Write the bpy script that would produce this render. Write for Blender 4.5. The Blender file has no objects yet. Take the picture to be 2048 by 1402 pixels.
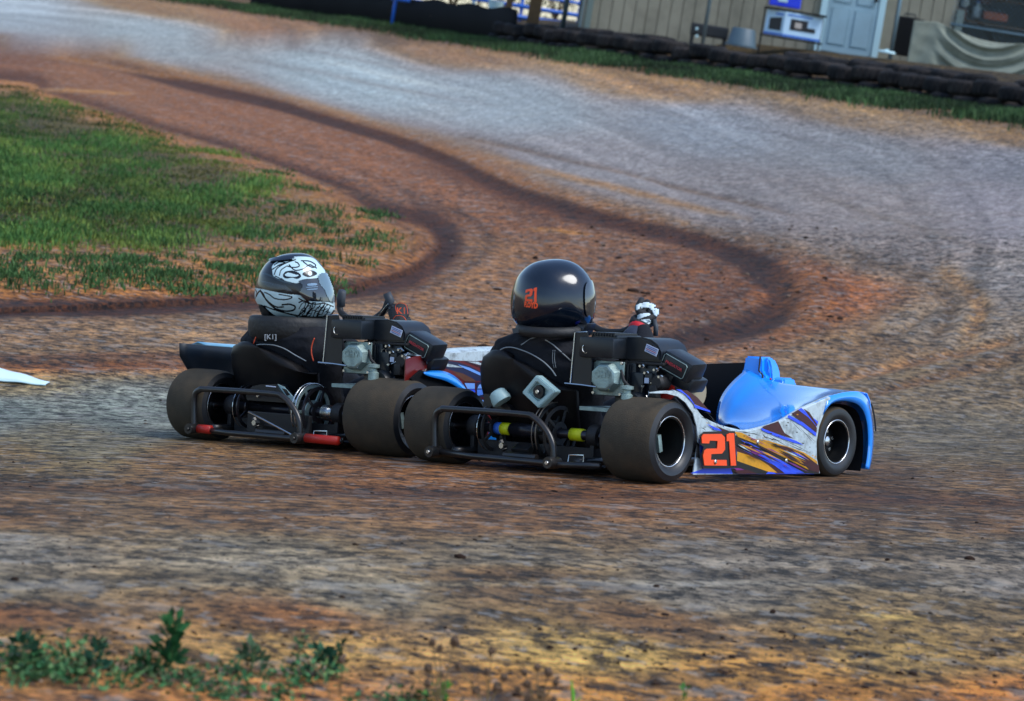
import bpy, bmesh, math, random
import numpy as np
from mathutils import Vector, Matrix, noise
random.seed(7); rng = np.random.default_rng(11)
SC = bpy.context.scene; COL = SC.collection
rad = math.radians

# ------------------------------------------------------------------ camera
F, CX, CY = 5460.0, 1024.0, 701.0          # focal length and centre in photo pixels
PITCH, ROLL = rad(7.0), rad(6.5)
def cam_axes():
    r0 = np.array([1., 0, 0]); u0 = np.array([0, math.sin(PITCH), math.cos(PITCH)])
    b = np.array([0, -math.cos(PITCH), math.sin(PITCH)])
    c, s = math.cos(ROLL), math.sin(ROLL)
    return np.stack([c*r0 + s*u0, c*u0 - s*r0, b], 1)
CAMR = cam_axes()
def plane_axes(e, r, psi):
    e, r, psi = rad(e), rad(r), rad(psi)
    n = np.array([0, math.cos(e), math.sin(e)]); h0 = np.array([0, math.sin(e), -math.cos(e)]); r0 = np.array([1., 0, 0])
    R = np.array([[math.cos(r), math.sin(r), 0], [-math.sin(r), math.cos(r), 0], [0, 0, 1]])
    h = math.cos(psi)*h0 + math.sin(psi)*r0; a = math.cos(psi)*r0 - math.sin(psi)*h0
    return R @ np.stack([a, h, n], 1)
def cam_pt(x, y, D): return np.array([(x-CX)/F*D, -(y-CY)/F*D, -D])
KA = (CAMR @ plane_axes(1.076, 2.642, 38.42), CAMR @ cam_pt(1086.2, 944.06, 9.3314))
KB = (CAMR @ plane_axes(1.076, 2.642, 35.81), CAMR @ cam_pt(585.9, 894.25, 10.1202))
H = -KA[1][2]                                # camera height: the near kart stands at z = 0
CAMP = np.array([0, 0, H])
KA = (KA[0], KA[1] + CAMP); KB = (KB[0], KB[1] + CAMP)
def mat4(R, t):
    M = Matrix.Identity(4)
    for i in range(3):
        for j in range(3): M[i][j] = R[i, j]
        M[i][3] = t[i]
    return M
cd = bpy.data.cameras.new('camera'); cam = bpy.data.objects.new('camera', cd); COL.objects.link(cam)
cam.matrix_world = mat4(CAMR, CAMP)
cd.sensor_width = 36; cd.lens = F/2048*36; cd.clip_start = .1; cd.clip_end = 2000
cd.dof.use_dof = True; cd.dof.focus_distance = 9.6; cd.dof.aperture_fstop = 6.3
SC.camera = cam
def ray(px, py):
    d = CAMR @ np.array([(px-CX)/F, -(py-CY)/F, -1.0]); return d/d[1]
def project(P):
    c = (np.asarray(P) - CAMP) @ CAMR
    return np.stack([CX + F*c[..., 0]/-c[..., 2], CY - F*c[..., 1]/-c[..., 2]], -1)

# ------------------------------------------------------------------ sky, sun, exposure
w = bpy.data.worlds.new('World'); SC.world = w; w.use_nodes = True
nt = w.node_tree; sky = nt.nodes.new('ShaderNodeTexSky'); sky.sky_type = 'NISHITA'; sky.sun_disc = False
SUN_EL, SUN_AZ = rad(55), rad(112)           # azimuth from +Y towards +X
sky.sun_elevation = SUN_EL; sky.sun_rotation = SUN_AZ; sky.air_density = 1.0; sky.dust_density = .6; sky.ozone_density = 2.5
nt.nodes['Background'].inputs[1].default_value = .15
nt.links.new(sky.outputs[0], nt.nodes['Background'].inputs[0])
sl = bpy.data.lights.new('sun', 'SUN'); sl.energy = 1.8; sl.angle = rad(30); sl.color = (1, .99, .97)
so = bpy.data.objects.new('sun', sl); COL.objects.link(so)
sd = Vector((math.sin(SUN_AZ)*math.cos(SUN_EL), math.cos(SUN_AZ)*math.cos(SUN_EL), math.sin(SUN_EL)))
so.rotation_euler = sd.to_track_quat('Z', 'Y').to_euler()
SC.view_settings.view_transform = 'Standard'; SC.view_settings.look = 'None'
SC.view_settings.exposure = 0.62; SC.view_settings.gamma = 1
SC.cycles.max_bounces = 6; SC.cycles.diffuse_bounces = 3; SC.cycles.glossy_bounces = 3; SC.cycles.transmission_bounces = 4
SC.cycles.use_fast_gi = False

# ------------------------------------------------------------------ helpers
def srgb(r, g, b, k=1.0):
    f = lambda c: ((c/255)/12.92 if c <= 10.3 else (((c/255)+.055)/1.055)**2.4)
    return (min(f(r)*k, 1), min(f(g)*k, 1), min(f(b)*k, 1), 1)
def tag(o, label=None, cat=None, group=None, kind=None):
    if label: o['label'] = label
    if cat: o['category'] = cat
    if group: o['group'] = group
    if kind: o['kind'] = kind
    return o
def empty(name, label, cat, M=None, group=None):
    o = bpy.data.objects.new(name, None); COL.objects.link(o); o.empty_display_size = .1
    if M is not None: o.matrix_world = M
    return tag(o, label, cat, group)
def link(name, me, parent=None, m=None, smooth=False, auto=None):
    if m is not None and not me.materials: me.materials.append(m)
    if smooth: me.shade_smooth()
    if auto is not None: me.shade_smooth(); me.set_sharp_from_angle(angle=rad(auto))
    o = bpy.data.objects.new(name, me); COL.objects.link(o)
    if parent is not None: o.parent = parent
    return o
class MB:
    """collects shapes, then links them as ONE mesh object"""
    def __init__(s): s.bm = bmesh.new(); s.mi = 0
    def face(s, vs):
        try:
            f = s.bm.faces.new(vs); f.material_index = s.mi
            if len(vs) > 4: f.normal_update()
            return f
        except ValueError: return None
    def box(s, c, size, R=None, bev=0.0, taper=None):
        hx, hy, hz = size[0]/2, size[1]/2, size[2]/2
        t = bmesh.new(); bmesh.ops.create_cube(t, size=1)
        for v in t.verts:
            k = taper if (taper and v.co.z > 0) else 1
            v.co = Vector((v.co.x*2*hx*k, v.co.y*2*hy*k, v.co.z*2*hz))
        if bev > 0: bmesh.ops.bevel(t, geom=t.edges[:], offset=bev, segments=2, profile=.6, affect='EDGES')
        for v in t.verts:
            if R is not None: v.co = R @ v.co
            v.co += Vector(c)
        s.merge(t); return s
    def merge(s, t, keep=False):
        mp = {}
        for v in t.verts: mp[v] = s.bm.verts.new(v.co)
        for f in t.faces:
            g = s.face([mp[v] for v in f.verts])
            if g and keep: g.material_index = f.material_index
        t.free()
    def tube(s, pts, r, n=8, caps=True, closed=False):
        pts = [Vector(p) for p in pts]; N = len(pts)
        rs = r if hasattr(r, '__len__') else [r]*N
        rings = []; up = None
        for i, p in enumerate(pts):
            a = pts[(i-1) % N] if (closed or i > 0) else p; b = pts[(i+1) % N] if (closed or i < N-1) else p
            d = (b-a).normalized() if (b-a).length > 1e-9 else Vector((0, 0, 1))
            if up is None: up = d.orthogonal().normalized()
            up = (up - d*up.dot(d)); up = up.normalized() if up.length > 1e-6 else d.orthogonal().normalized()
            sd_ = d.cross(up)
            rings.append([s.bm.verts.new(p + (up*math.cos(2*math.pi*k/n) + sd_*math.sin(2*math.pi*k/n))*rs[i]) for k in range(n)])
        M = N if closed else N-1
        for i in range(M):
            A, B = rings[i], rings[(i+1) % N]
            for k in range(n): s.face([A[k], A[(k+1) % n], B[(k+1) % n], B[k]])
        if caps and not closed: s.face(rings[0][::-1]); s.face(rings[-1])
        return s
    def lathe(s, prof, axis='X', c=(0, 0, 0), n=32, R=None, closed=False):
        """prof: list of (radius, offset along axis)"""
        rings = []
        for (r, o) in prof:
            ring = []
            for k in range(n):
                a = 2*math.pi*k/n; y, z = r*math.cos(a), r*math.sin(a)
                v = Vector((o, y, z)) if axis == 'X' else (Vector((y, o, z)) if axis == 'Y' else Vector((y, z, o)))
                if R is not None: v = R @ v
                ring.append(s.bm.verts.new(v + Vector(c)))
            rings.append(ring)
        P = len(rings)
        for i in range(P if closed else P-1):
            A, B = rings[i], rings[(i+1) % P]
            for k in range(n): s.face([A[k], A[(k+1) % n], B[(k+1) % n], B[k]])
        if not closed:
            if prof[0][0] > 1e-5: s.face(rings[0][::-1])
            if prof[-1][0] > 1e-5: s.face(rings[-1])
        return s
    def grid(s, P, flip=False):
        """P: rows of points"""
        V = [[s.bm.verts.new(Vector(p)) for p in row] for row in P]
        for i in range(len(V)-1):
            for j in range(len(V[0])-1):
                q = [V[i][j], V[i][j+1], V[i+1][j+1], V[i+1][j]]
                s.face(q[::-1] if flip else q)
        return s
    def prism(s, poly, off):
        """closed outline (3D points) extruded by vector off"""
        a = [s.bm.verts.new(Vector(p)) for p in poly]; b = [s.bm.verts.new(Vector(p)+Vector(off)) for p in poly]
        s.face(a[::-1]); s.face(b); n = len(a)
        for i in range(n): s.face([a[i], a[(i+1) % n], b[(i+1) % n], b[i]])
        return s
    def ball(s, c, rx, ry=None, rz=None, R=None, u=12, v=8):
        t = bmesh.new(); bmesh.ops.create_uvsphere(t, u_segments=u, v_segments=v, radius=1)
        for q in t.verts:
            q.co = Vector((q.co.x*rx, q.co.y*(ry or rx), q.co.z*(rz or rx)))
            if R is not None: q.co = R @ q.co
            q.co += Vector(c)
        s.merge(t); return s
    def build(s, name, m, parent=None, smooth=False, auto=None, solid=0.0):
        bmesh.ops.remove_doubles(s.bm, verts=s.bm.verts, dist=1e-6)
        if solid: bmesh.ops.recalc_face_normals(s.bm, faces=s.bm.faces); bmesh.ops.solidify(s.bm, geom=s.bm.faces[:], thickness=solid)
        bmesh.ops.recalc_face_normals(s.bm, faces=s.bm.faces)
        me = bpy.data.meshes.new(name); s.bm.to_mesh(me); s.bm.free()
        for x in (m if isinstance(m, (list, tuple)) else [m]): me.materials.append(x)
        return link(name, me, parent, None, smooth, auto)
def crv(pts, n=6, closed=False):
    """Catmull-Rom through pts"""
    P = [np.array(p, float) for p in pts]; N = len(P); out = []
    for i in range(N if closed else N-1):
        p0 = P[(i-1) % N] if (closed or i > 0) else 2*P[0]-P[1]; p1 = P[i]; p2 = P[(i+1) % N]
        p3 = P[(i+2) % N] if (closed or i+2 < N) else 2*P[-1]-P[-2]
        for k in range(n):
            t = k/n; out.append(.5*((2*p1)+(-p0+p2)*t+(2*p0-5*p1+4*p2-p3)*t*t+(-p0+3*p1-3*p2+p3)*t**3))
    if not closed: out.append(P[-1])
    return out
# ---- materials
MATS = {}
def mat(name, col, rough=.5, metal=0, spec=.5, coat=0, noise_amt=0.0, nscale=8, bump=0.0, bscale=60, dirt=None, dirt_amt=.3, dscale=6, trans=0):
    if name in MATS: return MATS[name]
    m = bpy.data.materials.new(name); m.use_nodes = True; T = m.node_tree; N = T.nodes; B = N['Principled BSDF']
    c = col if len(col) == 4 else (*col, 1)
    B.inputs['Base Color'].default_value = c; B.inputs['Roughness'].default_value = rough; B.inputs['Metallic'].default_value = metal
    B.inputs['Specular IOR Level'].default_value = spec; B.inputs['Coat Weight'].default_value = coat; B.inputs['Coat Roughness'].default_value = .08
    if trans: B.inputs['Transmission Weight'].default_value = trans
    tc = N.new('ShaderNodeTexCoord')
    if noise_amt or dirt is not None:
        n1 = N.new('ShaderNodeTexNoise'); n1.inputs['Scale'].default_value = nscale; n1.inputs['Detail'].default_value = 6; T.links.new(tc.outputs['Object'], n1.inputs['Vector'])
        mx = N.new('ShaderNodeMix'); mx.data_type = 'RGBA'; mx.inputs[6].default_value = tuple(x*(1-noise_amt) for x in c[:3])+(1,); mx.inputs[7].default_value = tuple(min(1, x*(1+noise_amt)) for x in c[:3])+(1,)
        T.links.new(n1.outputs[0], mx.inputs[0]); last = mx.outputs[2]
        if dirt is not None:
            n2 = N.new('ShaderNodeTexNoise'); n2.inputs['Scale'].default_value = dscale; n2.inputs['Detail'].default_value = 8; n2.inputs['Roughness'].default_value = .65; T.links.new(tc.outputs['Object'], n2.inputs['Vector'])
            mr = N.new('ShaderNodeMapRange'); mr.inputs[1].default_value = .45; mr.inputs[2].default_value = .75; mr.inputs[4].default_value = dirt_amt; T.links.new(n2.outputs[0], mr.inputs[0])
            m2 = N.new('ShaderNodeMix'); m2.data_type = 'RGBA'; m2.inputs[7].default_value = (*dirt[:3], 1); T.links.new(last, m2.inputs[6]); T.links.new(mr.outputs[0], m2.inputs[0]); last = m2.outputs[2]
            ra = N.new('ShaderNodeMapRange'); ra.inputs[1].default_value = 0; ra.inputs[2].default_value = 1; ra.inputs[3].default_value = rough; ra.inputs[4].default_value = .9
            T.links.new(mr.outputs[0], ra.inputs[0]); T.links.new(ra.outputs[0], B.inputs['Roughness'])
        T.links.new(last, B.inputs['Base Color'])
    if bump:
        n3 = N.new('ShaderNodeTexNoise'); n3.inputs['Scale'].default_value = bscale; n3.inputs['Detail'].default_value = 5; T.links.new(tc.outputs['Object'], n3.inputs['Vector'])
        bp = N.new('ShaderNodeBump'); bp.inputs['Strength'].default_value = bump; bp.inputs['Distance'].default_value = .01; T.links.new(n3.outputs[0], bp.inputs['Height']); T.links.new(bp.outputs[0], B.inputs['Normal'])
    MATS[name] = m; return m

# ------------------------------------------------------------------ ground
nW = KA[0][:, 2]; dxy = nW[:2]/np.linalg.norm(nW[:2]); TB = np.linalg.norm(nW[:2])/nW[2]   # banking under the karts
sA = float(KA[1][:2] @ dxy)
def sst(x, a, b):
    t = np.clip((x-a)/(b-a), 0, 1); return t*t*(3-2*t)
_s = np.linspace(-400, 500, 90001)
_sl = -TB*sst(_s, sA-3.2, sA-1.2)*(1-sst(_s, sA+2.15, sA+4.2))
_z = np.concatenate([[0], np.cumsum((_sl[1:]+_sl[:-1])/2*(_s[1]-_s[0]))]); _z -= np.interp(sA, _s, _z)
TH = [-3, -.25, -.19, -.092, .014, .1, .1875, .25, 3]; YB = [120, 100, 82, 62, 46, 39.5, 34.2, 30, 22]
def height(x, y):
    x = np.asarray(x, float); y = np.asarray(y, float)
    z = np.interp(x*dxy[0]+y*dxy[1], _s, _z)
    yb = np.interp(x/np.maximum(y, .1), TH, YB); t = y/yb
    z = z + 1.38*sst(t, .42, .98)*sst(y, 12, 20) + .5*sst(t, 1.02, 1.14)
    return z
def hit(px, py):
    d = ray(px, py); ys = np.geomspace(2.5, 300, 3000); P = d[None]*ys[:, None] + CAMP
    g = P[:, 2]-height(P[:, 0], P[:, 1]); i = int(np.argmax(g < 0)) if (g < 0).any() else len(ys)-1
    if i == 0: i = 1
    a, b = g[i-1], g[i]; t = a/(a-b) if a != b else 0; y = ys[i-1]+(ys[i]-ys[i-1])*t
    return d*y + CAMP
def hit_at(px, Y):
    """ground point seen in column px at depth Y"""
    x = (px-CX)/F*Y
    for _ in range(6):
        P = np.array([x, Y, float(height(x, Y))]); q = project(P); x += (px-q[0])/F*Y
    return np.array([x, Y, float(height(x, Y))])
# traced courses of ruts and bands; pixels are only a way to write down world points
def dist_poly(px, py, pts, ax=1.0, ay=1.0):
    """distance to a polyline, position along it and side"""
    best = np.full(px.shape, 1e9); par = np.zeros(px.shape); L = 0
    P = np.array(pts, float); n = len(P)-1
    for i in range(n):
        a, b = P[i], P[i+1]; dx, dy = (b[0]-a[0])*ax, (b[1]-a[1])*ay; l2 = dx*dx+dy*dy+1e-9
        t = np.clip((((px-a[0])*ax)*dx+((py-a[1])*ay)*dy)/l2, 0, 1)
        d = np.hypot((px-a[0])*ax-t*dx, (py-a[1])*ay-t*dy); m = d < best
        best = np.where(m, d, best); par = np.where(m, (i+t)/n, par)
    return best, par
def inside(px, py, poly):
    P = np.array(poly, float); r = np.zeros(px.shape, bool); n = len(P)
    for i in range(n):
        x1, y1 = P[i]; x2, y2 = P[(i+1) % n]
        c = ((y1 > py) != (y2 > py)) & (px < (x2-x1)*(py-y1)/((y2-y1) if y2 != y1 else 1e-9)+x1); r ^= c
    return r
ISLE = crv([(-700, 110), (0, 158), (90, 184), (228, 223), (303, 250), (483, 303), (659, 368), (769, 421), (850, 445), (880, 490), (826, 535), (747, 560), (659, 579), (439, 597), (200, 608), (0, 617), (-700, 635)], 6)
GRASS = crv([(-700, 120), (0, 168), (90, 196), (200, 228), (300, 262), (400, 292), (485, 312), (560, 350), (640, 385), (690, 430), (700, 460), (640, 480), (560, 500), (450, 520), (330, 535), (150, 530), (0, 515), (-700, 520)], 6)
RUT2 = crv([(-300, 50), (0, 88), (200, 112), (400, 160), (600, 208), (800, 270), (900, 306), (1050, 372), (1250, 428), (1400, 466), (1500, 505), (1556, 550), (1562, 595), (1500, 632), (1350, 662), (1180, 690), (900, 700), (600, 708), (380, 716), (200, 718), (0, 714), (-500, 712)], 6)
RUT3 = crv([(1150, 400), (1400, 450), (1560, 500), (1650, 545), (1690, 600), (1650, 650), (1500, 690), (1350, 712)], 6)
RUT4 = crv([(2048, 700), (1900, 740), (1780, 775), (1720, 800)], 6)
INNER = crv([(300, 250), (483, 325), (659, 395), (790, 450), (860, 520), (820, 600)], 6)
DARKF = crv([(-300, 960), (0, 968), (300, 975), (700, 975), (1000, 985), (1400, 985), (1750, 992), (2048, 1000), (2400, 1010)], 4)
# soil colours by place (as seen, sRGB), sky sheen painted into far bluish ones
CP = [(0, 20, 150, 160, 178), (300, 60, 150, 160, 175), (700, 150, 152, 166, 184), (1000, 200, 150, 160, 178), (1400, 250, 128, 134, 152), (1700, 300, 124, 126, 140), (2048, 330, 120, 120, 136),
      (500, 25, 138, 100, 82), (900, 90, 134, 104, 92), (1300, 160, 140, 112, 98), (1700, 215, 138, 118, 112), (2048, 262, 130, 105, 90), (300, 5, 130, 100, 80),
      (1200, 330, 140, 136, 148), (1500, 400, 134, 128, 138), (1800, 500, 128, 118, 124), (2048, 550, 122, 115, 120), (1900, 650, 124, 112, 112), (2048, 420, 135, 130, 145), (1750, 420, 138, 130, 138),
      (0, 120, 112, 72, 54), (200, 160, 126, 84, 62), (450, 220, 128, 84, 64), (700, 300, 126, 82, 62), (900, 360, 122, 80, 62), (1050, 430, 118, 78, 60), (1200, 500, 122, 84, 66), (1350, 540, 112, 72, 54), (950, 520, 130, 95, 76), (1150, 580, 124, 88, 68), (1400, 600, 112, 70, 48),
      (0, 665, 134, 108, 98), (300, 670, 136, 110, 98), (700, 640, 132, 104, 90), (900, 600, 130, 96, 78), (950, 680, 124, 94, 76),
      (1620, 590, 150, 92, 58), (1500, 650, 132, 92, 70), (1700, 700, 122, 100, 90), (1850, 780, 124, 110, 104), (2048, 760, 112, 98, 92), (1900, 860, 108, 100, 96), (2048, 900, 104, 94, 88),
      (0, 775, 128, 116, 104), (0, 820, 116, 126, 130), (250, 830, 118, 126, 128), (150, 880, 118, 112, 104), (0, 925, 118, 100, 82), (400, 930, 124, 94, 70), (800, 950, 134, 92, 66), (1200, 985, 122, 82, 56), (1700, 970, 96, 72, 60), (2048, 960, 112, 88, 74),
      (0, 1030, 122, 90, 70), (500, 1020, 130, 96, 74), (1000, 1040, 128, 92, 70), (1500, 1040, 122, 88, 68), (2048, 1040, 112, 84, 70),
      (0, 1100, 132, 124, 124), (500, 1110, 134, 124, 120), (1000, 1110, 132, 120, 116), (1500, 1110, 122, 112, 112), (2048, 1110, 116, 106, 106), (0, 1180, 128, 118, 114), (700, 1190, 134, 124, 120), (1400, 1190, 124, 116, 116), (2048, 1170, 122, 114, 116), (1000, 1150, 118, 92, 76),
      (0, 1235, 128, 84, 58), (600, 1235, 132, 88, 60), (1300, 1245, 120, 88, 66), (2048, 1225, 118, 100, 86), (0, 1290, 160, 124, 80), (600, 1290, 166, 132, 86), (1200, 1300, 160, 134, 88), (1800, 1300, 148, 122, 84), (2048, 1290, 136, 110, 80),
      (600, 1400, 170, 118, 78), (1100, 1400, 178, 124, 62), (1600, 1400, 176, 120, 56), (2048, 1400, 170, 108, 50), (0, 1400, 150, 100, 66), (1500, 1350, 160, 118, 66)]
def soil(px, py):
    C = np.array(CP, float); lin = lambda c: np.where(c <= 10.3, c/255/12.92, ((c/255+.055)/1.055)**2.4)
    L = lin(C[:, 2:5]); sx, sy = 3.2, 1.0
    wsum = np.zeros(px.shape); out = np.zeros(px.shape+(3,))
    for i in range(len(C)):
        d2 = ((px-C[i, 0])/sx)**2+((py-C[i, 1]-(px-C[i, 0])*np.where((py < 420), .16, 0.02))/sy)**2
        wt = 1/(d2+250)**2.2; wsum += wt; out += wt[..., None]*L[i]
    return out/wsum[..., None]
# grid rows follow the visible ground, columns fan out from the middle of the bank
rowsY = sorted(set([1.0, 2.0, 3.0, 3.8, 4.4] + [round(float(hit(1024, y)[1]), 4) for y in np.arange(1440, 92, -2.6)]))
rowsY = [y for i, y in enumerate(rowsY) if i == 0 or y-rowsY[i-1] > .004]
rowsY = [y for y in rowsY if y < 52] + list(np.geomspace(52.5, 135, 110)) + list(np.geomspace(140, 900, 20))
cols = [-6, -3, -1.5, -.8, -.5, -.35, -.28] + list(np.linspace(-.235, .235, 590)) + [.28, .35, .5, .8, 1.5, 3, 6]
YY, TT = np.meshgrid(np.array(rowsY), np.array(cols), indexing='ij'); XX = TT*YY
ZZ = height(XX, YY)
PX = project(np.stack([XX, YY, ZZ], -1)); U, Vv = PX[..., 0], PX[..., 1]
wob = 2.0*np.sin(U/47+.7*np.sin(U/19))+2.2*np.sin(U/83+1)+2.5*np.sin(U/211+2)
colr = soil(U, Vv+wob*.6)
def blend(c, k): 
    global colr
    a = np.clip(k, 0, 1)[..., None]; colr = colr*(1-a)+np.array(srgb(*c)[:3])*a
relief = np.zeros(U.shape)
# infield island: orange shoulder, grassy soil, dark rut at its foot
isl = inside(U, Vv, ISLE); d1, t1 = dist_poly(U, Vv+wob, ISLE, .75, 1)
blend((158, 110, 62), np.where(isl, .85*(1-sst(d1, 40, 120)), 0)); blend((150, 104, 52), np.where(isl, sst(d1, 40, 120)*.8, 0))
gr = inside(U, Vv, GRASS); dg, _ = dist_poly(U, Vv+wob, GRASS); blend((62, 66, 32), np.where(gr, .9*sst(dg, 0, 50)*(1-.6*sst(U, 380, 620)), 0))
wd = 10+16*np.exp(-((t1-.56)/.14)**2)+8*sst(t1, .6, .8)
blend((66, 36, 24), 1.15*np.exp(-((d1-np.where(isl, 0, wd*.5))/wd)**2)*(t1 < .99)*(t1 > .02)*(.55+.45*sst(t1, .2, .5)))
relief += np.where(isl, .05*sst(d1, 0, 40), 0) - .03*np.exp(-((d1)/wd)**2)*(~isl)
blend((168, 112, 66), np.where(isl, .5*np.exp(-((d1-15)/8)**2), 0))
d2, t2 = dist_poly(U, Vv+wob*.7, RUT2); w2 = 11+24*np.exp(-((t2-.545)/.09)**2); far = 1-sst(t2, .28, .36)
upper = far
blend((146, 102, 68), .6*np.exp(-((d2)/(w2*.7+3))**2)*np.where(t2 < .42, 1, 0))
d2b, t2b = dist_poly(U, Vv-14-wob*.5, RUT2); k2 = .82*np.exp(-(d2b/w2)**2)*sst(t2b, .0, .12)
blend((62, 34, 21), 1.08*np.minimum(1, 1.9*k2)*np.where(U > 400, 1, np.where(Vv > 500, .8, sst(U, 0, 400)))); relief -= .03*np.exp(-(d2b/w2)**2)
lo = np.exp(-(np.abs(Vv-738-wob*.4)/16)**2)*(1-sst(U, 480, 620)); blend((150, 92, 48), .75*lo); relief += .025*lo
blend((84, 50, 36), .8*np.exp(-(np.abs(Vv-712-wob*.4)/9)**2)*(1-sst(U, 520, 640)))
d3, t3 = dist_poly(U, Vv+wob, RUT3); blend((100, 58, 36), .6*np.exp(-(d3/13)**2)*sst(t3, .15, .5)*(1-sst(t3, .8, 1)))
loop = np.exp(-(((U-1625)/62)**2+((Vv-590)/58)**2)); blend((124, 80, 48), .75*loop); relief += .05*loop
for pts_, c, wd_, k in [([(800, 300), (930, 352), (1044, 405), (1180, 440), (1318, 466), (1480, 500)], (78, 44, 28), 16, .75), ([(880, 262), (1013, 293), (1200, 335), (1409, 385), (1650, 446)], (92, 66, 56), 6, .6), ([(1660, 492), (1714, 512), (1836, 545), (1897, 592), (1890, 645), (1836, 700)], (84, 62, 52), 17, .6), ([(1860, 520), (1940, 575), (1960, 620), (1920, 690)], (140, 100, 66), 18, .55),
                         ([(1592, 776), (1775, 733), (1958, 690), (2048, 672)], (138, 94, 58), 9, .6), ([(1640, 800), (1840, 760), (2048, 715)], (134, 96, 64), 8, .5), ([(1700, 690), (1800, 660), (1870, 610)], (76, 56, 46), 7, .5), ([(1560, 610), (1480, 655), (1340, 690), (1200, 705)], (66, 38, 24), 20, .7)]:
    dd, tt = dist_poly(U, Vv+wob*.8, crv(pts_, 6)); blend(c, k*np.exp(-(dd/wd_)**2)*np.clip(np.sin(np.pi*np.clip(tt, .01, .99))*2.2, 0, 1)); relief -= .02*np.exp(-(dd/wd_)**2)
d4, _ = dist_poly(U, Vv+wob*.5, RUT4); blend((92, 60, 46), .5*np.exp(-(d4/9)**2))
d5, t5 = dist_poly(U, Vv+wob*.6, INNER); blend((98, 60, 46), .45*np.exp(-(d5/11)**2))
d6, t6 = dist_poly(U, Vv+wob*.5, DARKF); blend((84, 50, 34), .7*np.exp(-(d6/15)**2)); relief -= .012*np.exp(-(d6/12)**2)
for (x0, y0, x1, y1, c, wd_, k) in [(60, 178, 270, 186, (176, 130, 84), 3, .8), (1060, 458, 1180, 470, (176, 124, 60), 4, .8), (600, 110, 960, 190, (190, 200, 214), 5, .6), (380, 60, 900, 150, (120, 110, 115), 4, .5), (500, 120, 1000, 215, (120, 112, 116), 4, .5),
                                   (900, 300, 1500, 440, (160, 112, 76), 7, .6), (0, 96, 500, 172, (150, 104, 60), 5, .6), (300, 255, 760, 400, (150, 112, 92), 5, .45), (200, 835, 560, 860, (170, 180, 190), 5, .4), (0, 1168, 2048, 1168, (160, 158, 160), 6, .35), (0, 1120, 2048, 1130, (150, 148, 152), 9, .25), (1700, 1228, 1850, 1236, (170, 150, 100), 4, .6),
                                   (1300, 290, 2048, 480, (96, 90, 100), 4, .35), (1200, 200, 2048, 360, (104, 100, 112), 4, .35), (1500, 350, 2048, 520, (98, 86, 84), 6, .4), (0, 40, 700, 150, (116, 112, 120), 4, .35)]:
    dd, tt = dist_poly(U, Vv+wob*.5, [(x0, y0), (x1, y1)]); blend(c, k*np.exp(-(dd/wd_)**2)*np.sin(np.pi*np.clip(tt, .02, .98))**.5)
# verge in front of the barrier
tb = YY/np.interp(TT, TH, YB); verge = sst(tb, .865, .905)*(TT > -.4)
blend((86, 62, 34), verge*.75); blend((150, 120, 84), .5*np.exp(-((tb-.872)/.012)**2)*(TT > -.02)); blend((134, 106, 84), .45*np.exp(-((tb-.86)/.016)**2)*(TT <= -.02)*(TT > -.3))
# bank top near the camera
mound = np.exp(-((U-150)/420)**2)*sst(Vv, 1330, 1400); relief += .03*mound; blend((172, 108, 70), .7*mound)
ZZ = ZZ+relief
# tyre-worn lines that run with the track
def vn2(x, y, seed):
    xi, yi = np.floor(x).astype(np.int64), np.floor(y).astype(np.int64); fx, fy = x-xi, y-yi; fx = fx*fx*(3-2*fx); fy = fy*fy*(3-2*fy)
    def h_(a, b):
        n = (a*374761393+b*668265263+seed*69069) & 0xffffffff; n = ((n ^ (n >> 13))*1274126177) & 0xffffffff; return ((n ^ (n >> 16)) & 0xffff)/65535.
    return (h_(xi, yi)*(1-fx)+h_(xi+1, yi)*fx)*(1-fy)+(h_(xi, yi+1)*(1-fx)+h_(xi+1, yi+1)*fx)*fy*1.0
kf = sst(Vv, 740, 900); dF, _tf = dist_poly(U, Vv, ISLE, .27, 1); fl_ = np.where(isl, -dF, dF)*(1-kf)+(Vv-.012*U-300)*kf; al_ = np.where(U > 1000, 1000+np.arctan2((U-1000), np.abs(Vv-480)*4+60)*500, U)*(1-kf)+U*kf
fn = .20*vn2(fl_/26, al_/700, 3)+.34*vn2(fl_/11, al_/420, 5)+.46*vn2(fl_/5.2, al_/120, 9)
grain = (1-.06*sst(Vv, 940, 1010)*(1-sst(Vv, 1230, 1300)))*1-.50*sst(170-np.abs(Vv-(90+.17*U)), 0, 120)*(U > -400)*(Vv < 470)
fn = np.clip((fn-.5)*2.6, -1, 1); bend = np.exp(-((U-1350)/520)**2-((Vv-520)/190)**2)
offi = (~gr)*(1-.6*isl)*(1-verge)
flowk = 1+offi*(.46*fn*(.45+.55*sst(grain, .45, 1))+.30*bend*np.clip(-fn-.05, -1, 0)*-1*-1)
lines = np.clip(vn2(fl_/9, al_/900, 21)-.72, 0, 1)*3.2; flowk = flowk*(1-.55*np.clip(lines, 0, 1)*offi*(.35+.65*bend)); lite = np.clip(vn2(fl_/7, al_/380, 33)-.80, 0, 1)*4; flowk = flowk*(1+.35*np.clip(lite, 0, 1)*offi)
flowk = np.clip(flowk, .3, 1.6); relief += .012*fn*offi-.012*np.clip(lines, 0, 1)*offi
lum = colr.mean(-1)
K_SOIL = .92
yard = sst(tb, 1.03, 1.08)*(TT > -.4); blend((58, 52, 40), .9*yard)
pal = np.clip(1-((colr[..., 0]-colr[..., 2])/colr[..., 0]-.02)/.35, 0, 1)[..., None]  # pale clay weight; its far part includes the painted sky sheen
near_ = (.14*sst(Vv, 900, 1000)*(1-sst(Vv, 1240, 1330))+.12*sst(Vv, 1240, 1330))[..., None]; colr = colr*(1-near_)+colr.mean(-1, keepdims=True)*np.array([1.08, .97, .93])*near_
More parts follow.
